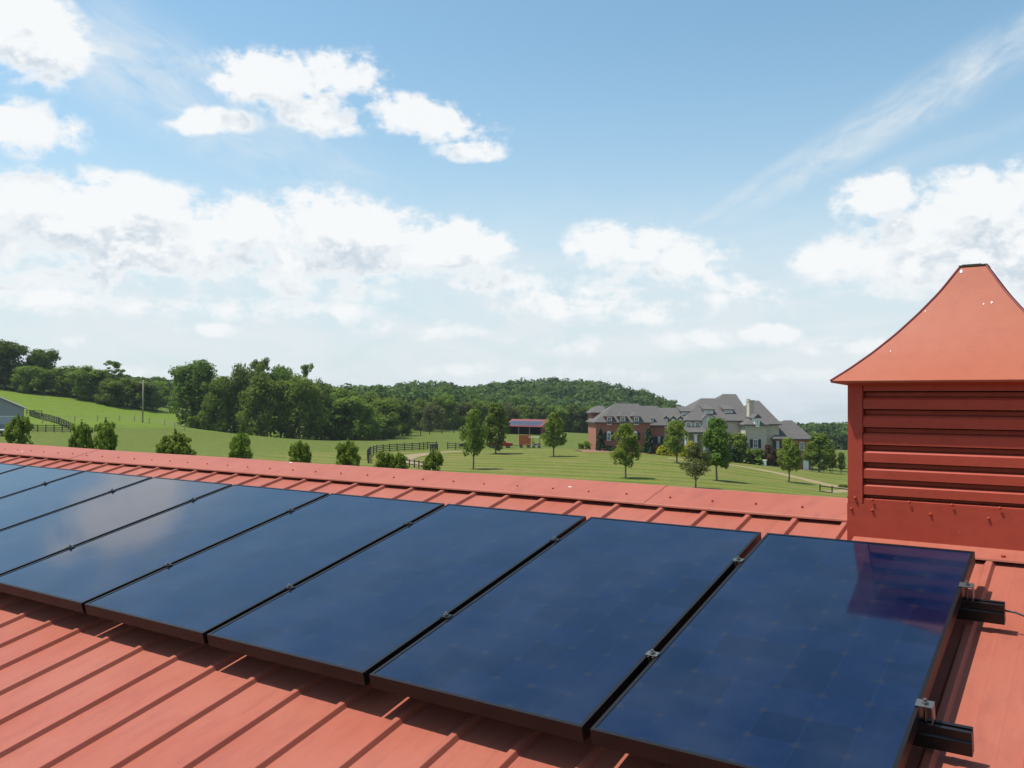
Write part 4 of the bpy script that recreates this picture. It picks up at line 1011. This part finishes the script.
# rails with clamps
RV = (-.300, -1.060)
for i, v in enumerate(RV):
    ro = empty('mounting_rail', rp(.12, v, -.125), ['upper black mounting rail end right of the panels, a cable at its tip','black mounting rail end sticking out by the lower right of the panels'][i], 'mounting rail', 'rails under the solar panels')
    ro.rotation_euler = (TH, 0, 0)
    # local: x along, y upslope, z normal; rail from x=-8.6 to 0, z .008....079
    zt = .0785; zb = .012
    pr_ = [(-.016, zb), (.016, zb), (.016, zt-.012), (.012, zt-.010), (.016, zt-.006), (.016, zt), (.005, zt), (.005, zt-.010), (-.005, zt-.010), (-.005, zt), (-.016, zt), (-.016, zt-.022), (-.012, zt-.026), (-.016, zt-.03)]
    pr_ = [(-y, z) for y, z in pr_][::-1]
    rm = MB().prism(pr_, -8.55, 0, fn=lambda a, y, z: (y, -a, z)); rm.build('rail', M_blk, ro)
    # end clamp: Z shaped, bright
    ex = -.120
    ec = MB(); zc = .125
    ec.box(ex-.010, ex+.032, -.017, .017, zc+.0015, zc+.0045); ec.box(ex+.029, ex+.032, -.019, .019, zt+.003, zc+.0015)
    e = ec.build('end_clamp', M_alu, ro)
    MB().tube([(ex+.012, 0, zt), (ex+.012, 0, zc+.018)], .0042, 10).build('bolt', M_alu, e); MB().tube([(ex+.012, 0, zc+.0045), (ex+.012, 0, zc+.011)], .0085, 6).build('nut', M_alu, e)
    for (ga, gb) in gaps:
        cx = (ga+gb)/2-.12; mc = MB(); mc.box(cx-.019, cx+.019, -.013, .013, zc+.0015, zc+.0045); mc.box(cx-.009, cx-.006, -.019, .019, zt, zc+.0015); mc.box(cx+.006, cx+.009, -.019, .019, zt, zc+.0015)
        c_ = mc.build('mid_clamp', M_blk if ga < -1 else M_alu, ro)
        MB().tube([(cx, 0, zc+.0045), (cx, 0, zc+.011)], .0085, 6).build('nut', M_alu, c_); MB().tube([(cx, 0, zc+.011), (cx, 0, zc+.017)], .0042, 8).build('bolt', M_alu, c_)
    for k_ in range(8):
        fx = -.3-k_*1.15; MB().box(fx-.02, fx+.02, -.045, -.018, -.016, .06).build('rail_foot', M_blk, ro)
# cable from the tip of the upper rail
pts = [rp(.121, RV[0], -.070), rp(.15, RV[0]-.002, -.071), rp(.19, RV[0]-.012, -.080), rp(.24, RV[0]-.035, -.105), rp(.30, RV[0]-.06, -.13), rp(.5, RV[0]-.05, -.135), rp(.9, RV[0]+.02, -.137)]
c0 = pts[0]; cb = MB().tube([tuple(np.array(q)-np.array(c0)) for q in pts], .0035, 8).build('cable', M_cable, None, True); cb.location = c0
tag(cb, 'thin black cable leaving the tip of the upper rail across the roof', 'cable')

# ------------------------------------------------------------------ cupola
CA = .435; CX = -.538+CA; CY = .417+CA
CS = .9868; CLOC = Vector(CW)+(Vector((CX, CY, -.1))-Vector(CW))*CS
cup = empty('cupola', CLOC, 'square salmon red louvred metal cupola with flared roof on the ridge', 'cupola', sc=(CS,)*3)
def cl(z): return z+.1
ZS = .098; ZT = .626
# skirt
m = MB(); a = CA+.003
m.box(-a, a, -a, a, cl(-.25), cl(ZS)); m.build('base_skirt', M_cup, cup)
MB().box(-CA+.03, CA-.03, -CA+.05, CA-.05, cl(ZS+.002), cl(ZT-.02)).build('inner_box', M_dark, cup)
pw_ = .060
for sx_ in (-1, 1):
    for sy in (-1, 1):
        q = CA+.001; x0, x1 = sorted((sx_*(q-pw_), sx_*q)); y0, y1 = sorted((sy*(q-pw_), sy*q))
        MB().box(x0, x1, y0, y1, cl(ZS+.001), cl(ZT)).build('corner_post', M_cup, cup)
zl = [.574, .498, .421, .347, .273, .203, .135, ZS+.001]
for k_ in range(4):
    Mr = Matrix.Rotation(k_*math.pi/2, 4, 'Z'); m = MB(); e_ = CA-pw_-.0015
    def fn(a_, y, z, Mr=Mr): return Mr @ Vector((y, -CA+.004-a_, z))
    # head strip and blades ; profile coordinate a_: outward, z
    m.prism([(-.02, cl(ZT-.001)), (-.02, cl(.578)), (0, cl(.578)), (0, cl(ZT-.001))], -e_, e_, fn)
    for i in range(len(zl)-1):
        top, bot = zl[i], zl[i+1]+(.004 if i < len(zl)-2 else 0)
        hgt = top-bot
        m.prism([(-.034, cl(top-.001)), (-.036, cl(top-.001)), (-.036, cl(bot+hgt*.70)), (-.010, cl(bot+hgt*.60)), (-.002, cl(bot+hgt*.50)), (-.002, cl(bot)), (.001, cl(bot)), (.001, cl(bot+hgt*.55)), (-.007, cl(bot+hgt*.66)), (-.034, cl(bot+hgt*.76))], -e_, e_, fn)
    m.build('louvre_panel', M_cup, cup)
    for j, xx in enumerate((-.52*2*CA/2-.18, -.15, .12, .33)):
        pass
    for xx in (-.405, -.335, -.19, -.03, .14, .30, .405):
        p0 = Mr @ Vector((xx, -CA-.003, cl(.118 if abs(xx) < .4 else .122))); p1 = Mr @ Vector((xx, -CA-.011, cl(.118 if abs(xx) < .4 else .122)))
        MB().tube([p0, p1], [.0065, .0055], 8).build('screw', M_cup, cup, True)
    for xx in (-.42, -.335, -.11, .10, .32):
        p0 = Mr @ Vector((xx, -CA-.002, cl(.075))); p1 = Mr @ Vector((xx, -CA-.009, cl(.073))); MB().tube([p0, p1], [.006, .005], 8).build('screw', M_cup, cup, True)
# flared roof
hip = [(.491,.613),(.493,.621),(.430,.673),(.353,.744),(.272,.829),(.193,.924),(.122,1.019),(.050,1.135)]
m = MB()
for k_ in range(4):
    Mr = Matrix.Rotation(k_*math.pi/2, 4, 'Z')
    # refine the curve
    H2 = []
    for i in range(len(hip)-1):
        nsub = 1 if i == 0 else 4
        for t_ in np.arange(nsub)/nsub: H2.append((hip[i][0]*(1-t_)+hip[i+1][0]*t_, hip[i][1]*(1-t_)+hip[i+1][1]*t_))
    H2.append(hip[-1])
    H2 = [H2[0]]+[H2[1]]+[((H2[i-1][0]+2*H2[i][0]+H2[i+1][0])/4, (H2[i-1][1]+2*H2[i][1]+H2[i+1][1])/4) for i in range(2, len(H2)-1)]+[H2[-1]]
    for (r0, z0), (r1, z1) in zip(H2[:-1], H2[1:]):
        m.quad(Mr @ Vector((-r0, -r0, cl(z0))), Mr @ Vector((r0, -r0, cl(z0))), Mr @ Vector((r1, -r1, cl(z1))), Mr @ Vector((-r1, -r1, cl(z1))))
    m.quad(Mr @ Vector((-.491, -.491, cl(.613))), Mr @ Vector((-.43, -.43, cl(.601))), Mr @ Vector((.43, -.43, cl(.601))), Mr @ Vector((.491, -.491, cl(.613))))
lid = m.build('roof', M_lid, cup)
m = MB()   # hip seams: thin standing strips
for sx_ in (-1, 1):
    for sy in (-1, 1):
        m.tube([(sx_*(r0+.0), sy*(r0+.0), cl(z0)+.001) for r0, z0 in H2[1:]], .0045, 6)
m.build('hip_seam', mat('dark_red_seam', (.16,.03,.03), .5), lid)
MB().box(-.056,.056,-.056,.056,cl(1.132),cl(1.139)).build('top_cap', mat('dark_weathered_cap', (.035,.035,.028), .8), lid)
MB().box(-.045,.03,-.04,.035,cl(1.139),cl(1.144)).build('moss', mat('moss', (.05,.07,.03), 1.), lid)
for (fx, fz, s_) in [(-.28,.75,.003),(-.17,.93,.003),(.055,.95,.0035),(.085,.955,.005),(-.045,1.11,.008)]:
    # spots lie on the front face of the flared roof
    for (r0, z0), (r1, z1) in zip(H2[1:-1], H2[2:]):
        if z0 <= fz <= z1:
            t_ = (fz-z0)/(z1-z0); r_ = r0+(r1-r0)*t_; dz, dy = z1-z0, r0-r1; L_ = math.hypot(dz, dy); nx = Vector((0, -dz/L_, dy/L_)); up = Vector((0, dy/L_, dz/L_))
            c = Vector((fx, -r_, cl(fz)))+nx*.002; m = MB(); m.poly([c+Vector((1,0,0))*s_*.7*math.cos(a_)+up*s_*1.3*math.sin(a_) for a_ in np.linspace(0, 6.283, 9)[:-1]]); m.build('bird_dropping', M_drop, lid)
# apron flashing in front of the cupola, lying on the ribs
m = MB(); v0, v1 = .236, .415; x0, x1 = -.50, .56
m.box(0, 1, 0, 1, 0, .0012, None)
m = MB()
A = [Vector(rp(u, v, n)) for u, v, n in ((x0, v0, -.1235), (x1, v0, -.1235), (x1, v1, -.1235), (x0, v1, -.1235), (x0, v0, -.1215), (x1, v0, -.1215), (x1, v1, -.1215), (x0, v1, -.1215), (x0, v0-.004, -.127), (x1, v0-.004, -.127))]
o_ = CLOC; A = [(q-o_)/CS for q in A]
m.v = [tuple(q) for q in A]; m.f = [(0,3,2,1), (4,5,6,7), (0,1,5,4), (1,2,6,5), (2,3,7,6), (3,0,4,7), (4,8,9,5)]; m.mi = [0]*7
m.build('apron_flashing', M_roof, cup)
q = (Vector(rp(.06, .268, -.1215))-o_)/CS; MB().tube([q, q+Vector((0,-.002,.007))], .008, 8).build('screw', M_cup, cup)

# ------------------------------------------------------------------ air
hzm = bpy.data.materials.new('haze_air'); hzm.use_nodes = True; hn = NT(hzm.node_tree); hzm.node_tree.nodes.clear()
ho = hn.new('ShaderNodeOutputMaterial'); pvn = hn.new('ShaderNodeVolumePrincipled'); pvn.inputs['Color'].default_value = (.82,.90,1,1); pvn.inputs['Density'].default_value = HAZE; pvn.inputs['Anisotropy'].default_value = .3
hn.link(pvn.outputs[0], ho.inputs['Volume'])
zlo = float(vv[:, 2].min())-1; zhi = float(vv[:, 2].max())+25
hb = MB().box(gx.min()-30, gx.max()+30, gy.min()-30, gy.max()+30, zlo, zhi).build('haze', hzm)
tag(hb, 'thin summer haze over the fields', 'haze', kind='stuff')
